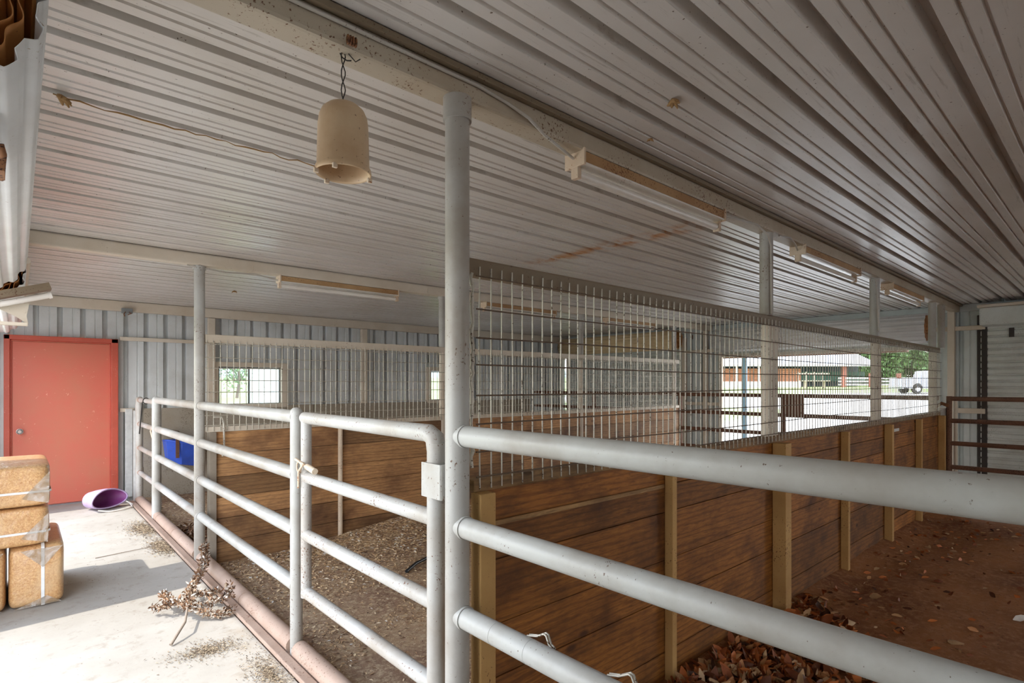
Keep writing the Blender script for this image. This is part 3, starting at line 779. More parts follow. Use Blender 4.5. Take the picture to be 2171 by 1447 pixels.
mb = MB(); mb.box(1.215, 1.27, YP2 - 0.05, YP2 + 0.03, -0.06, 1.09, ch=0.004); obj('end_post', mb, 'wood_grey', par2)
for xx in (3.63, 6.03, 8.48):
    mb = MB(); mb.tube([(xx, YP2, 1.925), (xx, YP2, 2.47)], 0.040, 16); mb.tube([(xx, YP2, 2.47), (xx, YP2, 2.5)], 0.05, 16); obj('upper_post', mb, 'post_paint', par2)
    mb = MB(); mb.tube([(xx, YP2, -0.05), (xx, YP2, 1.86)], 0.036, 16); obj('mesh_post', mb, 'tan_paint', par2)
mb = MB(); mb.tube([(1.25, YP2 - 0.045, 1.22), (1.31, YP2 - 0.05, 1.22), (1.325, YP2 - 0.05, 1.17), (1.33, YP2 - 0.05, 0.92), (1.315, YP2 - 0.05, 0.88)], 0.008, 8)
obj('wire_loop', mb, 'wire', par2)

# ------------------------------------------------------------------ right hand rusty fence and gate
XG = 8.68
rf = thing('pipe_fence', (XG, 3.5, 0), 'rusty brown pipe fence across the bright open bay', 'fence')
for z in (1.325, 1.03, 0.74, 0.44):
    mb = MB(); mb.tube([(XG, 1.60, z), (XG, 8.9, z)], 0.031, 14); obj('rail', mb, 'rusty_pipe', rf)
for y in (3.50, 5.25, 7.2):
    mb = MB(); mb.tube([(XG, y, -0.05), (XG, y, 1.34)], 0.035, 14); obj('post', mb, 'rusty_pipe', rf)
mb = MB(); mb.box(XG - 0.045, XG - 0.035, 3.19, 3.48, 1.03, 1.335); obj('sheet_plate', mb, 'rusty_pipe', rf, label='square rusty steel plate')
mb = MB(); mb.tube([(XG, YP - 0.03, 1.955), (XG, YP - 0.03, 2.5)], 0.04, 14)
obj('upper_post', mb, 'post_paint', rf)
mb = MB(); mb.tube([(XG, YP - 0.03, -0.05), (XG, YP - 0.03, 1.2)], 0.05, 16)
obj('corner_post', mb, 'post_paint', rf, label='pale blue grey corner post')
rg = thing('pipe_gate', (XG, 1.5, 0.2), 'rusty brown pipe gate at the right edge before the closed roll-up door', 'gate')
for z in (1.32, 1.045, 0.765, 0.47):
    mb = MB(); mb.tube([(XG, 1.49, z), (XG, -1.9, z)], 0.028, 14); obj('rail', mb, 'rusty_pipe', rg)
mb = MB(); mb.tube([(XG, 1.49, 0.3), (XG, 1.49, 1.35)], 0.03, 14); obj('hinge_stile', mb, 'rusty_pipe', rg)
mb = MB(); mb.tube([(XG + 0.02, 1.43, 0.3), (XG + 0.02, 1.43, 1.3)], 0.022, 12); obj('brace', mb, 'tan_paint', rg)
mb = MB(); mb.tube([(XG, -1.9, 0.3), (XG, -1.9, 1.35)], 0.03, 14); obj('latch_stile', mb, 'rusty_pipe', rg)
mb = MB(); mb.tube([(XG, 1.62, 1.22), (XG - 0.03, 1.56, 1.26), (XG - 0.02, 1.49, 1.23)], 0.022, 10); obj('chain_loop', mb, 'rust', rg)

# ------------------------------------------------------------------ strip lights
def strip_light(loc, label):
    x, y, z = loc; L = 1.24
    t = thing('strip_light', loc, label, 'light', 'fluorescent strip lights along the beams')
    mb = MB(); mb.box(x, x + L, y - 0.05, y + 0.045, z - 0.045, z, ch=0.003)
    hs_ = obj('housing', mb, 'housing_rust', t)
    mb = MB(); mb.box(x + .004, x + L - .004, y - 0.052, y + 0.05, z - 0.053, z - 0.046, ch=0.002); obj('reflector', mb, 'tube_glass', t)
    mb = MB(); mb.tube([(x + 0.02, y + 0.0, z - 0.084), (x + L - 0.02, y + 0.0, z - 0.084)], 0.019, 18); obj('tube', mb, 'tube_glass', t)
    for q in (x - 0.004, x + L - 0.012):
        mb = MB(); mb.box(q, q + 0.012, y - 0.058, y + 0.055, z - 0.06, z + 0.012, ch=0.002); mb.box(q + 0.001, q + 0.026, y - 0.020, y + 0.020, z - 0.108, z - 0.055, ch=0.004)
        obj('end_bracket', mb, 'light_rust', t)
    return t
L1 = strip_light((1.80, YP, 2.498), 'rust streaked strip light on the dusty beam, nearest the tall foreground post')
dup(L1, (4.22, YP, 2.498), 'strip light on the dusty beam, second from the tall foreground post')
dup(L1, (6.45, YP, 2.498), 'strip light on the dusty beam, furthest from the camera by the far wall')
dup(L1, (1.80, YP2, 2.498), 'strip light on the cream beam, nearest the red door')
dup(L1, (4.24, YP2, 2.498), 'strip light on the cream beam, middle one seen through the mesh')
dup(L1, (6.60, YP2, 2.498), 'strip light on the cream beam, nearest the tan door coil')
# tilted strip light by the coil doors
t = thing('strip_light', (-0.2, 4.72, 2.05), 'tilted pale strip light hanging under the roll-up door coils at the left edge', 'light')
def tilt(mb, a, b, ysz, zsz, yo=0, zo=0):
    a = Vector(a); b = Vector(b); d = (b - a).normalized(); n = Vector((-d.z, 0, d.x)); Yv = Vector((0, 1, 0))
    vs = [p + Yv * (yo + sy * ysz) + n * (zo + sz * zsz) for p in (a, b) for sy in (-1, 1) for sz in (-1, 1)]
    mb.add(vs, [(0, 1, 3, 2), (4, 6, 7, 5), (0, 4, 5, 1), (2, 3, 7, 6), (0, 2, 6, 4), (1, 5, 7, 3)])
A, B = (-0.75, 4.72, 1.83), (0.160, 4.72, 2.14)
mb = MB(); tilt(mb, A, B, 0.05, 0.022); obj('housing', mb, 'bar_paint', t)
mb = MB(); mb.tube([(-0.74, 4.71, 1.776), (0.15, 4.71, 2.08)], 0.019, 16); obj('tube', mb, 'tube_glass', t)
mb = MB(); mb.tube([(0.150, 4.71, 2.08), (0.168, 4.71, 2.086)], 0.023, 14); obj('end_bracket', mb, 'tube_glass', t)
mb = MB(); mb.add([(-0.10, 4.76, 1.985), (0.06, 4.76, 2.03), (0.045, 4.76, 1.94), (0.055, 4.76, 1.885), (0.0, 4.76, 1.93)] + [(-0.10, 4.77, 1.985), (0.06, 4.77, 2.03), (0.045, 4.77, 1.94), (0.055, 4.77, 1.885), (0.0, 4.77, 1.93)],
                  [(0, 1, 2, 4), (2, 3, 4), (5, 9, 7, 6), (7, 9, 8), (0, 5, 6, 1), (1, 6, 7, 2), (2, 7, 8, 3), (3, 8, 9, 4), (4, 9, 5, 0)])
mb.box(-0.3, 0.05, 4.72, 4.77, 1.875, 1.895); mb.tube([(0.035, 4.755, 1.965), (0.035, 4.775, 1.965)], 0.006, 8)
obj('hanger_bracket', mb, 'tan_paint', t)

# ------------------------------------------------------------------ cables
mb = MB()
mb.tube([(1.22, YP - 0.058, 2.56), (1.36, YP - 0.059, 2.545), (1.46, YP - 0.068, 2.52), (1.56, YP - 0.055, 2.488), (1.70, YP - 0.02, 2.482), (1.79, YP, 2.475)], 0.006, 8)
mb.tube([(XL + 0.1, YP - 0.058, 2.562), (0.5, YP - 0.058, 2.562), (1.22, YP - 0.058, 2.56)], 0.006, 8)
tag(obj('power_cable', mb, 'cable'), 'pale cable drooping from the dusty beam to the nearest strip light', 'cable')
mb = MB(); mb.tube([(3.05, YP - 0.02, 2.485), (3.25, YP - 0.045, 2.49), (3.45, YP - 0.05, 2.50), (3.60, YP - 0.055, 2.46), (3.66, YP - 0.05, 2.40)], 0.007, 8)
mb.tube([(3.66, YP - 0.048, 2.40), (3.665, YP - 0.048, 1.96)], 0.006, 8)
tag(obj('power_cable', mb, 'cable'), 'pale cable between the first strip light and the second post', 'cable')
mb = MB(); mb.tube([(3.78, YP - 0.05, 2.49), (3.95, YP - 0.055, 2.505), (4.1, YP - 0.03, 2.49), (4.22, YP, 2.47)], 0.006, 8)
tag(obj('power_cable', mb, 'cable'), 'short cable leading into the second strip light of the dusty beam', 'cable')
mb = MB(); mb.tube([(5.47, YP, 2.47), (5.6, YP - 0.02, 2.485), (5.75, YP - 0.03, 2.475), (5.95, YP - 0.04, 2.48), (6.0, YP - 0.045, 2.0)], 0.008, 8)
tag(obj('power_cable', mb, 'cable'), 'cable running from the second strip light down the third post', 'cable')
mb = MB(); mb.tube([(1.05, YP2 - 0.03, 2.49), (1.35, YP2 - 0.02, 2.47), (1.6, YP2, 2.49), (1.8, YP2, 2.46)], 0.007, 8)
tag(obj('power_cable', mb, 'cable'), 'pale cable under the cream beam by its first strip light', 'cable')
t = thing('junction_box', (1.08, YB - 0.12, 2.47), 'small grey junction box with loose wires on the back wall beam', 'box')
mb = MB(); mb.box(1.02, 1.14, YB - 0.15, YB - 0.095, 2.435, 2.50, ch=0.005); obj('box_body', mb, 'galv', t)
mb = MB(); mb.tube([(1.06, YB - 0.15, 2.45), (1.04, YB - 0.18, 2.42), (1.05, YB - 0.17, 2.39)], 0.006, 6); mb.tube([(1.10, YB - 0.15, 2.45), (1.12, YB - 0.19, 2.43), (1.08, YB - 0.18, 2.41)], 0.005, 6); obj('loose_wire', mb, 'rust', t)

# ------------------------------------------------------------------ hanging bell shaped cover
bx, by = 0.735, 1.585
t = thing('hanging_bell', (bx, by, 2.13), 'yellowed bell shaped plastic cover hanging open end down from the beam', 'bell')
mb = MB()
mb.lathe([(0.001, 0.212), (0.028, 0.210), (0.047, 0.202), (0.062, 0.188), (0.070, 0.170), (0.0735, 0.145), (0.077, 0.02), (0.081, 0.014), (0.083, 0.0), (0.080, -0.003), (0.075, 0.003), (0.073, 0.02), (0.069, 0.145), (0.062, 0.176), (0.045, 0.194), (0.001, 0.204)], (bx, by, 2.137), 48)
obj('shell', mb, 'bell', t)
for a in (-2.3, -0.2, 1.8, 3.0):
    mb = MB(); cxp, cyp = bx + 0.080 * math.cos(a), by + 0.080 * math.sin(a)
    mb.box(cxp - 0.007, cxp + 0.007, cyp - 0.005, cyp + 0.005, 2.124, 2.138, ch=0.002)
    obj('lug', mb, 'light_rust', t)
mb = MB()
for s in (0, PI):
    mb.tube([(bx + 0.006 * math.cos(s + k * 0.9), by + 0.006 * math.sin(s + k * 0.9), 2.346 + k * 0.0145) for k in range(12)], 0.0017, 6)
mb.tube([(bx + 0.02 * math.cos(k * 0.8) + 0.012, by + 0.004, 2.50 + 0.014 * math.sin(k * 0.8)) for k in range(8)], 0.002, 6)
mb.tube([(bx + 0.012, by - 0.01, 2.50), (bx + 0.03, by - 0.02, 2.478), (bx + 0.045, by - 0.02, 2.492)], 0.0017, 6)
obj('hanging_wire', mb, 'black_wire', t)
mb = MB()
for k in range(4): mb.tube([(bx - 0.012 + 0.008 * k + 0.0 * a, by - 0.057 + 0.006 * math.cos(a), 2.512 + 0.013 * math.sin(a)) for a in [q * PI / 5 for q in range(10)]], 0.003, 6, closed=True)
obj('wire_knot', mb, 'rust', t, label='rusty wire knot on the beam')

# wasp nests on ceiling and bits
for (x, y, z, s, lab) in ((1.88, 1.17, 2.592, 0.03, 'torn bit of nest stuck to the ceiling right of the dusty beam'), (2.10, 1.42, 2.592, 0.015, 'tiny mud dab on the ceiling just right of the beam'),
                          (0.12, 2.69, 2.585, 0.035, 'pale torn nest clinging to the ceiling by the coil'), (1.9, 7.0, 2.592, 0.03, 'small tan mud nest on the ceiling beyond the cream beam'),
                          (2.4, 6.0, 2.592, 0.022, 'small mud dab on the ceiling just past the cream beam')):
    mb = MB()
    for k in range(7):
        a = R(0, 6.28); mb.tube([(x, y, z), (x + s * math.cos(a) * .6, y + s * math.sin(a) * .6, z - s * R(.1, .4)), (x + s * math.cos(a), y + s * math.sin(a), z - s * R(.2, .9))], [s * .3, s * .25, s * .08], 6)
    tag(obj('mud_nest', mb, 'nest_mud'), lab, 'nest')

mb = MB()
pts = [(0.10 + k * 0.04, 2.71 + R(-.008, .008), 2.592 + R(-.006, .003)) for k in range(34)]
mb.tube(pts, [R(.0012, .0042) for _ in pts], 6)
tag(obj('cobweb', mb, 'nest_mud'), 'dusty cobweb strand trailing along a ceiling rib from the coil end', 'cobweb')

# ------------------------------------------------------------------ blue feeder
t = thing('feed_tub', (1.7, 8.7, 0.3), 'scratched blue plastic corner feeder on the back wall seen through the fence', 'feeder')
fx0, fx1, yb_, yf = 1.50, 1.90, YB - 0.04, YB - 0.34
mb = MB()
outer = [(fx0, yb_, 0.72), (fx1 + .02, yb_, 0.70), (fx1 + .02, yf + .06, 0.66), (fx0 + .18, yf, 0.70), (fx0, yf + .04, 0.74)]
inner = [(fx0 + .03, yb_ - .03, 0.44), (fx1 - .02, yb_ - .03, 0.40), (fx1 - .04, yf + .12, 0.36), (fx0 + .18, yf + .06, 0.40), (fx0 + .03, yf + .1, 0.44)]
mb.add(outer + inner, [(0, 1, 6, 5), (1, 2, 7, 6), (2, 3, 8, 7), (3, 4, 9, 8), (4, 0, 5, 9), (9, 8, 7, 6, 5)])
obj('tub_body', mb, 'blue_plastic', t, solid=0.01, bevel=0.004)
mb = MB(); mb.tube([Vector(p) + Vector((0, 0, 0.004)) for p in outer], 0.013, 10, closed=True); obj('tub_rim', mb, 'blue_plastic', t)
mb = MB(); mb.box(fx0 + .10, fx0 + .14, yf - .015, yf + .01, 0.5, 0.86); mb.box(fx0 + .10, fx0 + .14, yf - .015, yb_, 0.84, 0.86); obj('hanger_strap', mb, 'rusty_pipe', t)

# ------------------------------------------------------------------ shavings bales
def bale(x0, x1, y0, y1, z0, z1, label, upright):
    t = thing('shavings_bale', ((x0 + x1) / 2, (y0 + y1) / 2, z0), label, 'bale', 'plastic wrapped shavings bales')
    mb = MB(); n = 16
    def sup(u, v, w):
        # rounded, slightly bulging box
        e = 0.20
        f = lambda q: math.copysign(abs(q) ** e, q)
        return f(u), f(v), f(w)
    V = []; NU, NV = 40, 26
    for i in range(NV + 1):
        ph = -PI / 2 + PI * i / NV
        for j in range(NU):
            th = 2 * PI * j / NU
            a, b, c = sup(math.cos(ph) * math.cos(th), math.cos(ph) * math.sin(th), math.sin(ph))
            lump = 1 + 0.018 * mn.noise(Vector((a * 3 + x0 * 7, b * 3, c * 3 + z0 * 5)))
            V.append(((x0 + x1) / 2 + a * (x1 - x0) / 2 * lump, (y0 + y1) / 2 + b * (y1 - y0) / 2 * lump, max(z0, (z0 + z1) / 2 + c * (z1 - z0) / 2 * (lump if z0 > 0.1 else 1))))
    Fs = [(i * NU + j, i * NU + (j + 1) % NU, (i + 1) * NU + (j + 1) % NU, (i + 1) * NU + j) for i in range(NV) for j in range(NU)]
    mb.add(V, Fs, True)
    obj('bale_body', mb, 'shavings', t)
    e = 0.002
    if upright:
        xm = x0 + (x1 - x0) * 0.60
        mb = MB(); w = 0.009
        lp = [(y0 - e, z0 + .01), (y0 - e, z1 - .02), (y0 + .03, z1 + e), (y1 - .03, z1 + e), (y1 + e, z1 - .02), (y1 + e, z0 + .01)]
        for a, b in zip(lp, lp[1:]): mb.quad((xm - w, a[0], a[1]), (xm + w, a[0], a[1]), (xm + w, b[0], b[1]), (xm - w, b[0], b[1]))
        obj('strap', mb, 'bale_strap', t, solid=0.002)
        mb = MB(); y = y0 - 0.004
        mb.add([(x0 + .06, y, z1 - .03), (x1 - .01, y, z1 - .025), ((x0 + x1) / 2 + .03, y, z1 - .155)], [(0, 1, 2)])
        obj('wrap_fold', mb, 'plastic_film', t, solid=0.002, label='folded clear plastic flap'); mb = MB()
        mb.add([(x0 + .03, y, z0 + .01), (x1 - .02, y, z0 + .015), ((x0 + x1) / 2 + .05, y, z0 + .07)], [(0, 1, 2)])
        obj('wrap_fold', mb, 'plastic_film', t, solid=0.002, label='folded clear plastic flap')
    else:
        zm = z0 + (z1 - z0) * 0.36
        mb = MB(); w = 0.007
        lp = [(x0 + .02, y0 - e), (x1 - .02, y0 - e), (x1 + e, y0 + .03), (x1 + e, y1 - .03), (x1 - .02, y1 + e)]
        for a, b in zip(lp, lp[1:]): mb.quad((a[0], a[1], zm - w), (b[0], b[1], zm - w), (b[0], b[1], zm + w), (a[0], a[1], zm + w))
        obj('strap', mb, 'bale_strap', t, solid=0.002)
        mb = MB(); y = y0 - 0.004
        mb.add([(x1 - .012, y, z0 + .02), (x1 - .008, y, z1 - .05), (x1 - .15, y, z0 + .06)], [(0, 1, 2)])
        obj('wrap_fold', mb, 'plastic_film', t, solid=0.002, label='folded clear plastic flap')
    return t
bale(-0.045, 0.245, 4.90, 5.70, 0.0, 0.42, 'shavings bale standing on its edge on the floor, under the stacked pair', True)
bale(-0.345, -0.055, 4.90, 5.70, 0.0, 0.42, 'shavings bale mostly cut off by the lower left edge of the photo', True)
bale(-0.33, 0.165, 4.86, 5.64, 0.42, 0.685, 'middle shavings bale lying flat between the top bale and the floor bales', False)
bale(-0.33, 0.170, 4.84, 5.62, 0.685, 0.965, 'topmost shavings bale with shiny grey plastic over its top', False)

# ------------------------------------------------------------------ purple bucket lying on its side
t = thing('purple_bucket', (0.83, 8.15, 0), 'lilac rubber bucket lying on its side by the red door', 'bucket')
ax = Vector((0.55, -0.70, 0.10)).normalized(); cc0 = Vector((0.72, 8.27, 0.115)); u1 = ax.cross(Vector((0, 0, 1))).normalized(); u2 = u1.cross(ax).normalized()
def ringp(s, r, sq, n=28, wob=0.0):
    return [cc0 + ax * (s + wob * math.sin(2 * (2 * PI * k / n) + 0.6)) + u1 * math.cos(2 * PI * k / n) * r * 1.12 + u2 * max(-0.115 / max(sq, .01) * 1.0, math.sin(2 * PI * k / n) * r) * sq for k in range(n)]
rings = [ringp(-0.10, 0.01, 1), ringp(-0.10, 0.09, 0.95), ringp(-0.09, 0.105, 0.92), ringp(0.0, 0.13, 0.86), ringp(0.10, 0.175, 0.68, wob=.012), ringp(0.16, 0.215, 0.52, wob=.025)]
inr = [ringp(0.16, 0.205, 0.50, wob=.025), ringp(0.10, 0.165, 0.66, wob=.012), ringp(0.0, 0.12, 0.8), ringp(-0.085, 0.095, 0.9), ringp(-0.088, 0.01, 1)]
def skin(rs):
    mb = MB(); n = 28; V = [(v.x, v.y, max(v.z, 0.004)) for r in rs for v in r]
    mb.add(V, [(i * n + k, i * n + (k + 1) % n, (i + 1) * n + (k + 1) % n, (i + 1) * n + k) for i in range(len(rs) - 1) for k in range(n)], True); return mb
obj('bucket_shell', skin(rings), 'lilac', t)
obj('bucket_lining', skin(inr), 'violet', t, label='dark violet inside of the bucket')
mb = MB(); mb.tube([Vector((v.x, v.y, max(v.z, 0.01))) for v in ringp(0.162, 0.211, 0.51, wob=.025)], 0.009, 8, closed=True); obj('bucket_rim', mb, 'lilac', t)
mb = MB(); mb.tube([(0.70, 7.99, 0.03), (0.80, 7.95, 0.012), (0.93, 7.97, 0.012), (1.03, 8.06, 0.012), (1.055, 8.16, 0.03), (1.0, 8.24, 0.06)], 0.008, 8)
obj('rope_handle', mb, 'rope', t, label='pale rope handle')

# ------------------------------------------------------------------ dry branch
def leafq(mb, p, s, d=None, curl=0.5, tone=None):
    tone = R(0, 1) if tone is None else tone
    d = d or Vector((R(-1, 1), R(-1, 1), R(-.3, .9))).normalized()
    side = d.cross(Vector((R(-1, 1), R(-1, 1), R(-1, 1)))).normalized(); nrm = d.cross(side).normalized()
    L = s; w = s * R(0.22, 0.38); p = Vector(p)
    rows = []
    for t_, ww in ((0, .15), (.3, .9), (.65, .8), (1, .1)):
        c = p + d * L * t_ + nrm * curl * L * t_ * t_
        rows += [c - side * w * ww + nrm * w * .4 * ww, c + nrm * 0, c + side * w * ww + nrm * w * .4 * ww]
    mb.add(rows, [(3 * i + k, 3 * i + k + 1, 3 * i + k + 4, 3 * i + k + 3) for i in range(3) for k in range(2)], True, tone)
br = thing('dry_branch', (0.653, 3.65, 0), 'dead branch with curled dry leaves lying on the concrete against the fence', 'branch')
stem = [(0.653, 3.65, .012), (0.70, 3.70, .05), (0.746, 3.759, .08), (0.80, 3.954, .10), (0.864, 4.214, .10), (0.96, 4.453, .10), (1.053, 4.674, .12), (1.10, 4.86, .15), (1.11, 4.90, .21)]
mb = MB(); mb.tube(stem, [.009, .0085, .008, .007, .006, .005, .004, .003, .002], 8)
obj('stem', mb, 'twig', br)
twigs = [[(0.80, 3.954, .10), (0.771, 4.115, .09), (0.704, 4.107, .08), (0.652, 4.202, .05)], [(0.79, 4.02, .10), (0.728, 4.172, .10), (0.718, 4.267, .11)],
         [(0.813, 3.95, .10), (0.918, 3.981, .06), (1.005, 3.992, .08), (1.05, 3.96, .11), (1.04, 3.975, .17)], [(0.86, 4.2, .10), (0.95, 4.15, .08), (1.0, 4.08, .10)],
         [(0.80, 3.954, .10), (0.88, 3.90, .05), (0.97, 3.86, .03), (1.04, 3.88, .04)]]
mb = MB()
for tw in twigs: mb.tube(tw, [.004] * (len(tw) - 1) + [.0015], 6)
obj('twigs', mb, 'twig', br)
l1 = MB()
def along(pts, n, s, spread):
    pts = [Vector(p) for p in pts]
    for _ in range(n):
        i = random.randrange(len(pts) - 1); f = R(0, 1); p = pts[i].lerp(pts[i + 1], f) + Vector((R(-1, 1), R(-1, 1), R(-.6, .9))) * spread
        p.z = max(p.z, 0.012)
        leafq(l1, p, R(.6, 1) * s, curl=R(.3, 1.4))
for tw in twigs: along(tw, 260, .024, .022)
along(stem[3:], 950, .024, .025)
obj('foliage', l1, 'dry_mix', br)

# ------------------------------------------------------------------ litter
def chip(mb, x, y, z, s, tone=None):
    tone = R(0, 1) if tone is None else tone
    a = R(0, PI); dx, dy = math.cos(a) * s, math.sin(a) * s; w = s * R(.2, .5)
    t1, t2 = R(0, .35) * s, R(0, .35) * s
    mb.quad((x - dx, y - dy, z + .002), (x + dy * w / s, y - dx * w / s, z + .003 + t2), (x + dx, y + dy, z + .002 + t1), (x - dy * w / s, y + dx * w / s, z + .004), tone)
def patch(name, cx_, cy_, sx_, sy_, n, mat, label, s=(.004, .014), ang=0):
    mb = MB()
    for _ in range(n):
        a = R(0, 6.28); r = abs(random.gauss(0, .5))
        u, v_ = math.cos(a) * r * sx_, math.sin(a) * r * sy_
        x = cx_ + u * math.cos(ang) - v_ * math.sin(ang); y = cy_ + u * math.sin(ang) + v_ * math.cos(ang)
        if x > XF - 0.1: continue
        chip(mb, x, y, 0.0 + R(0, .006), R(*s))
    return tag(obj(name, mb, mat), label, 'debris', kind='stuff')
patch('straw_litter', 0.98, 6.80, 0.16, 0.45, 3200, 'straw', 'scatter of straw and shavings on the concrete, furthest along the fence')
patch('straw_litter', 1.00, 5.95, 0.12, 0.38, 2800, 'straw', 'scatter of straw and shavings on the concrete between the bales and the second post')
patch('straw_litter', 0.80, 3.46, 0.22, 0.14, 1600, 'straw', 'brown crumbs of litter on the concrete right of the branch butt', (.003, .009))
patch('straw_litter', 0.97, 2.95, 0.12, 0.40, 1600, 'straw', 'crumbs of litter on the concrete at the bottom edge by the base pipe', (.003, .009))
patch('straw_litter', 0.55, 5.2, 0.9, 3.2, 320, 'chip_brown', 'sparse specks of dirt scattered across the whole concrete floor', (.002, .006))
mb = MB()
def dens(x, y): return mn.noise(Vector((x * 1.3, y * 1.3, 4)))
for _ in range(16000):
    x = XF + 0.09 + abs(random.gauss(0, 1)) * 1.5; y = R(YP + .06, YP2 - .06)
    if x > 5.5: continue
    if dens(x, y) < -0.12 and R(0, 1) < .8: continue
    chip(mb, x, y, g_mid(x, y), R(.005, .018), R(0, .93) if R(0, 1) < .97 else 1)
for _ in range(9000):   # thicker on the mound by the second partition
    x = random.gauss(2.9, .8); y = YP2 - .06 - abs(random.gauss(0, .5))
    if x < XF + .09 or y < YP + .06: continue
    chip(mb, x, y, g_mid(x, y), R(.008, .026), R(.2, .95) if R(0, 1) < .95 else 1)
tag(obj('wood_shavings', mb, 'chips'), 'tan wood shavings strewn over the dirt behind the nearer pipe gate', 'shavings', kind='stuff')
mb = MB()
for _ in range(5000):
    x = XF + 0.09 + abs(random.gauss(0, 1)) * .9; y = R(YP2 + .06, YB - .1)
    chip(mb, x, y, g_mid(x, y), R(.006, .02))
tag(obj('wood_shavings', mb, 'chips'), 'shavings in the far stall, beyond the fence by the back wall', 'shavings', kind='stuff')
mb = MB()
for _ in range(700):
    x = XF + .10 + abs(random.gauss(0, .35)); y = R(5.4, 6.9)
    leafq(mb, (x, y, g_mid(x, y) + .004), R(.03, .07), Vector((R(-1, 1), R(-1, 1), R(0, .4))).normalized(), R(0, .5), R(0, .6))
tag(obj('leaf_litter', mb, 'dry_mix'), 'heap of curled brown leaves just inside the fence in the far stall', 'leaves', kind='stuff')
mb = MB()
for _ in range(4200):   # drift of leaves in the nearest stall
    x = 1.9 + abs(random.gauss(0, 1.0)) if R(0, 1) < .6 else R(1.6, 4.2)
    y = YP - .09 - abs(random.gauss(0, .42))
    lim = 1.35 if x < 3.0 else max(0.18, 1.35 - (x - 3.0) * 1.0)
    if YP - y > lim * R(.75, 1.1) or x > 4.6: continue
    leafq(mb, (x, y, g_near(x, y) + R(.0, .035)), R(.035, .085), Vector((R(-1, 1), R(-1, 1), R(-.05, .5))).normalized(), R(-.3, .8))
for _ in range(320):
    x = 3.8 + R(0, 4.2); y = YP - .09 - abs(random.gauss(0, .25)) - R(0, 1) ** 3 * .9
    leafq(mb, (x, y, g_near(x, y) + .006), R(.02, .06), Vector((R(-1, 1), R(-1, 1), R(0, .15))).normalized(), R(-.1, .3))
tag(obj('leaf_litter', mb, 'leaf_mix'), 'drift of orange brown dead leaves along the boards in the nearest stall', 'leaves', kind='stuff')
for (x, y, s_, mt, lab) in ((4.85, 0.50, .10, 'rope', 'pale leaf lying on the dark dirt near the right edge'), (5.45, 1.0, .12, 'leaf_orange', 'single orange leaf lying on open dirt between the rails'),
                           (4.6, 1.25, .08, 'leaf_tan', 'single orange tan leaf below the middle rail near the boards'), (4.15, 0.72, .09, 'leaf_tan', 'single tan leaf on dirt just above the lower rail')):
    mb = MB(); leafq(mb, (x, y, g_near(x, y) + .012), s_, Vector((R(-1, 1), R(-1, .2), .1)).normalized(), .2)
    tag(obj('dry_leaf', mb, mt), lab, 'leaf')
mb = MB(); mb.tube([(2.36, 3.92, g_mid(2.36, 3.92) + .02), (2.5, 4.0, g_mid(2.5, 4.0) + .03), (2.68, 4.08, g_mid(2.68, 4.08) + .03)], 0.014, 8)
tag(obj('rubber_strip', mb, 'black_rubber'), 'short black rubber strip lying on the shavings behind the gate', 'strip')
mb = MB(); mb.tube([(0.50, 5.93, .004), (0.8, 5.97, .008), (1.06, 6.02, .006)], .003, 6)
tag(obj('straw_stalk', mb, 'twig'), 'single thin stalk lying across the concrete by the litter', 'stalk')
mb = MB(); mb.box(6.38, 6.75, YP - .034, YP - .024, 1.02, 1.05, ch=.003)  # white box put in for a bright sliver of light on the boards
tag(obj('bright_sliver', mb, 'bale_strap'), 'small white strip modelled for a bright sliver on the dark boards at the far end', 'strip')

# ------------------------------------------------------------------ outside
# porch roof over the open bay, with post
pr_ = thing('porch_canopy', (11.4, 4.9, 2.2), 'grey ribbed porch canopy outside the open bay', 'canopy')
mb = MB(); sheet(mb, 9.85, 13.0, 2.87, 9.5, 0.2286, RIB, .03, lambda u, w, d: (u, w, 2.46 - (u - 9.85) * .085 + d)); obj('roof_sheet', mb, 'curtain', pr_, solid=.002)
mb = MB(); mb.box(12.95, 13.05, 2.87, 9.5, 2.13, 2.20, ch=.006); mb.box(9.82, 9.9, 2.87, 9.5, 2.38, 2.46); obj('edge_beam', mb, 'rusty_pipe', pr_)
mb = MB(); mb.box(12.95, 13.05, 6.09, 6.19, gz(13, 6.1), 2.13, ch=.006); obj('post', mb, 'pole_blue', pr_, label='blue grey square post')
Fv = Vector((0.6675, 0.7446, 0)); Rv = Vector((0.7446, -0.6675, 0))
def DL(d, l, z): v = Fv * d + Rv * l; return Vector((v.x, v.y, z))
def dbox(mb, d0, d1, l0, l1, z0, z1, tone=.5):
    vs = [DL(d, l, z) for d in (d0, d1) for l in (l0, l1) for z in (z0, z1)]
    mb.add(vs, [(0, 1, 3, 2), (4, 6, 7, 5), (0, 4, 5, 1), (2, 3, 7, 6), (0, 2, 6, 4), (1, 5, 7, 3)], False, tone)
sh = thing('horse_barn', DL(76, 36, 1.1), 'long low barn across the yard with white roof and orange plank siding', 'barn')
g0 = 1.15
mb = MB()
mb.add([DL(72.4, 24, 4.05), DL(72.4, 48.3, 4.05), DL(80, 48.3, 6.6), DL(80, 24, 6.6), DL(88, 24, 4.05), DL(88, 48.3, 4.05)], [(0, 1, 2, 3), (3, 2, 5, 4)])
obj('roof', mb, 'shed_white', sh, solid=.12)
mb = MB(); dbox(mb, 72.3, 72.5, 24, 48.3, 3.85, 4.1); obj('fascia', mb, 'white_trim', sh)
mb = MB()
z = 1.85
while z < 3.6: dbox(mb, 73.4, 73.6, 24, 38.4, z, z + .2, R(0, 1)); z += .25
dbox(mb, 73.6, 73.7, 24, 38.4, 1.8, 3.6)
obj('plank_siding', mb, 'orange_wood', sh)
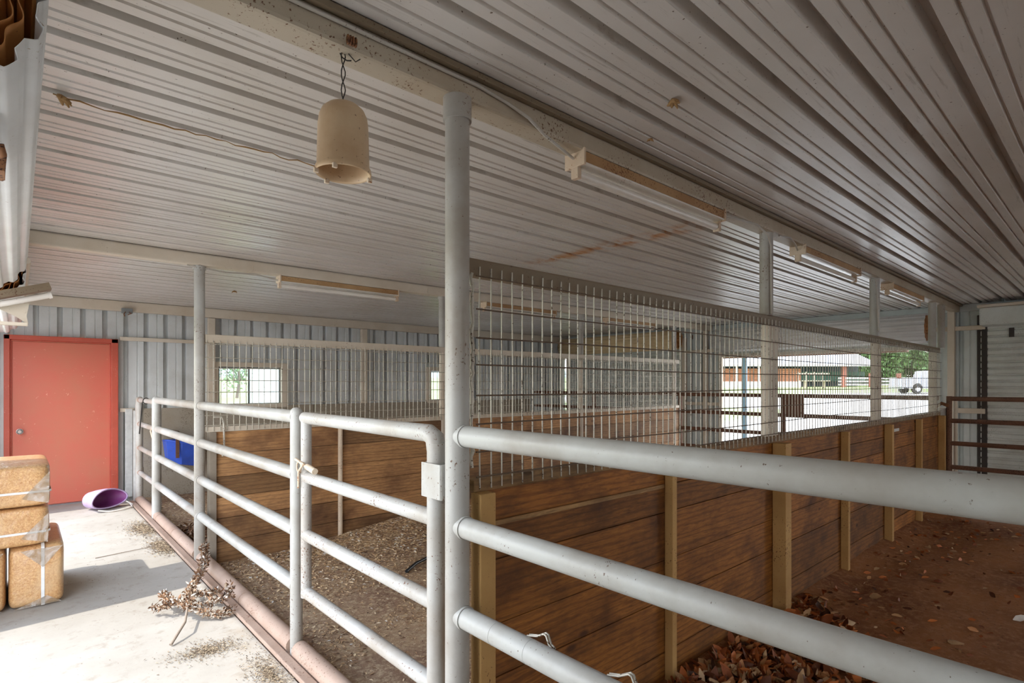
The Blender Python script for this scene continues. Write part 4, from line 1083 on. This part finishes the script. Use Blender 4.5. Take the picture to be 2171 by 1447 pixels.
mb = MB(); dbox(mb, 73.3, 73.8, 24, 38.4, .8, 1.85); obj('white_plinth', mb, 'white_trim', sh)
mb = MB(); dbox(mb, 76.5, 76.7, 24, 48, .8, 4.0); obj('rear_wall', mb, 'shed_dark', sh)
mb = MB(); dbox(mb, 75.0, 75.1, 36.5, 48, 1.9, 3.2); obj('green_screen', mb, 'shade_green', sh)
for l in (27.5, 29.6, 32.5):
    mb = MB(); dbox(mb, 72.6, 72.8, l - .09, l + .09, .9, 4.0); obj('post', mb, 'white_trim', sh)
mb = MB(); dbox(mb, 72.6, 73.1, 43.6, 44.1, .9, 4.0); obj('brick_post', mb, 'brick_red', sh)
pf = thing('board_fence', DL(70, 45, 1.1), 'white board fence with brick pillars in front of the far trees', 'fence')
mb = MB()
for z in (1.35, 1.75, 2.15): dbox(mb, 70.9, 71, 42, 56, z, z + .22)
obj('boards', mb, 'white_trim', pf)
for l in (42.5, 46.0, 49.6):
    mb = MB(); dbox(mb, 70.6, 71.0, l - .18, l + .18, .9, 2.9 if l == 46.0 or l == 49.6 else 2.5); obj('pillar', mb, 'brick_red', pf)
pt = thing('picnic_table', DL(66, 36, 1.0), 'weathered picnic table and benches on the grass before the barn', 'table')
mb = MB(); dbox(mb, 65.6, 66.6, 34.6, 37.9, 1.85, 1.95); obj('tabletop', mb, 'wood_grey', pt)
for l in (35, 37.4):
    mb = MB(); dbox(mb, 65.9, 66.2, l - .08, l + .08, 1.0, 1.86); obj('leg', mb, 'wood_grey', pt)
mb = MB()
for l in (34.7, 35.7, 36.7, 37.7): dbox(mb, 66.9, 67, l - .05, l + .05, 1.0, 3.0)
dbox(mb, 66.9, 67, 34.6, 38.5, 2.7, 2.85); obj('back_rails', mb, 'wood_grey', pt)

# pickup truck, side on
tz = 0.72; TD = 47.2
tr = thing('pickup_truck', DL(TD, 34.5, tz), 'white pickup truck parked in the yard seen through the right end of the mesh', 'truck')
def prism(mb, outline, d0, d1):
    n = len(outline); V = [DL(d0, l, z) for l, z in outline] + [DL(d1, l, z) for l, z in outline]
    mb.add(V, [tuple(range(n)), tuple(range(2 * n - 1, n - 1, -1))] + [(k, k + n, (k + 1) % n + n, (k + 1) % n) for k in range(n)])
def arch(lc, r, z): return [(lc - r * math.cos(a), z + r * math.sin(a)) for a in [k * PI / 8 for k in range(9)]]
l0 = 32.9
outline = [(l0, tz + .55), (l0 + .55, tz + .42)] + arch(l0 + 1.15, .45, tz + .42) + [(l0 + 1.7, tz + .42), (l0 + 3.9, tz + .38)] + arch(l0 + 4.75, .45, tz + .42) + [(l0 + 5.3, tz + .42), (l0 + 5.75, tz + .5), (l0 + 5.8, tz + 1.0), (l0 + 5.6, tz + 1.15), (l0 + 4.3, tz + 1.22), (l0 + 3.7, tz + 1.28), (l0 + 2.05, tz + 1.30), (l0 + 0.02, tz + 1.25)]
mb = MB(); prism(mb, outline, TD - .9, TD + .9); obj('truck_body', mb, 'truck_paint', tr)
mb = MB(); prism(mb, [(l0 + 1.95, tz + 1.28), (l0 + 2.15, tz + 1.85), (l0 + 2.35, tz + 1.92), (l0 + 3.5, tz + 1.90), (l0 + 4.25, tz + 1.26)], TD - .82, TD + .82); cab = obj('cab', mb, 'truck_paint', tr)
mb = MB(); prism(mb, [(l0 + 2.15, tz + 1.34), (l0 + 2.28, tz + 1.80), (l0 + 3.4, tz + 1.80), (l0 + 3.95, tz + 1.34)], TD - .84, TD + .84); obj('side_window', mb, 'truck_glass', cab)
for l in (l0 + 1.15, l0 + 4.75):
    mb = MB(); mb.tube([DL(TD + .62, l, tz + .36), DL(TD + .92, l, tz + .36)], .37, 22); obj('wheel', mb, 'tyre', tr)
    mb = MB(); mb.tube([DL(TD - .92, l, tz + .36), DL(TD - .62, l, tz + .36)], .37, 22)
    w = obj('wheel', mb, 'tyre', tr)
    mb = MB(); mb.tube([DL(TD - .94, l, tz + .36), DL(TD - .9, l, tz + .36)], .2, 16); obj('wheel_hub', mb, 'chrome', w)
mb = MB(); dbox(mb, TD - .93, TD - .89, l0 + 2.2, l0 + 2.42, tz + .85, tz + 1.1); obj('door_emblem', mb, 'tail_red', tr, label='red square emblem')
mb = MB(); dbox(mb, TD - .85, TD + .85, l0 - .15, l0 + .05, tz + .4, tz + .6); obj('bumper', mb, 'chrome', tr)

def tree(name, base, h, rad, n, mat, label, leaf=.35):
    t = thing(name, base, label, 'tree', None)
    base = Vector(base)
    mb = MB(); mb.tube([base, base + Vector((.2, 0, h * .5)), base + Vector((0, .2, h * .85))], [h * .035, h * .025, h * .01], 10)
    for k in range(7):
        a = k * 0.9; mb.tube([base + Vector((.1, 0, h * .35)), base + Vector((math.cos(a) * rad * .6, math.sin(a) * rad * .6, h * R(.55, .85)))], [h * .015, h * .004], 6)
    obj('trunk', mb, 'bark', t)
    blobs = [(base + Vector((R(-1, 1) * rad * .6, R(-1, 1) * rad * .6, h * R(.16 if rad > 3 else .35, .85))), rad * R(.35, .6)) for _ in range(22)]
    mb = MB()
    for _ in range(n):
        c, r = random.choice(blobs); v = Vector((random.gauss(0, 1), random.gauss(0, 1), random.gauss(0, 1))).normalized() * r * R(.6, 1)
        p = c + v; s = leaf * R(.5, 1.2); a = Vector((R(-1, 1), R(-1, 1), R(-1, 1))).normalized(); b = a.cross(Vector((R(-1, 1), R(-1, 1), R(-1, 1)))).normalized()
        mb.quad(p - a * s, p - b * s * .5, p + a * s, p + b * s * .5)
    obj('foliage', mb, mat, t)
tree('leafy_tree', DL(82, 54, 1.1), 8, 4.6, 9000, 'leaf_green', 'tall bright green tree rising behind the pickup truck')
tree('leafy_tree', DL(84, 61, 1.1), 8, 4.4, 8000, 'leaf_green', 'green tree furthest right behind the truck cab')
tree('leafy_tree', DL(98, 60, 1.1), 9, 5, 3500, 'leaf_green_b', 'darker green tree between the two taller ones')
tree('shrubby_tree', (12.1, 44.0, gz(12.1, 44)), 3.2, 1.7, 420, 'leaf_green', 'small dark tree in the field seen through the clear window pane', .16)
tree('shrubby_tree', (20.0, 40.0, gz(20, 40)), 4.5, 2.6, 1800, 'leaf_green_b', 'distant tree in the field seen through the second window', .3)
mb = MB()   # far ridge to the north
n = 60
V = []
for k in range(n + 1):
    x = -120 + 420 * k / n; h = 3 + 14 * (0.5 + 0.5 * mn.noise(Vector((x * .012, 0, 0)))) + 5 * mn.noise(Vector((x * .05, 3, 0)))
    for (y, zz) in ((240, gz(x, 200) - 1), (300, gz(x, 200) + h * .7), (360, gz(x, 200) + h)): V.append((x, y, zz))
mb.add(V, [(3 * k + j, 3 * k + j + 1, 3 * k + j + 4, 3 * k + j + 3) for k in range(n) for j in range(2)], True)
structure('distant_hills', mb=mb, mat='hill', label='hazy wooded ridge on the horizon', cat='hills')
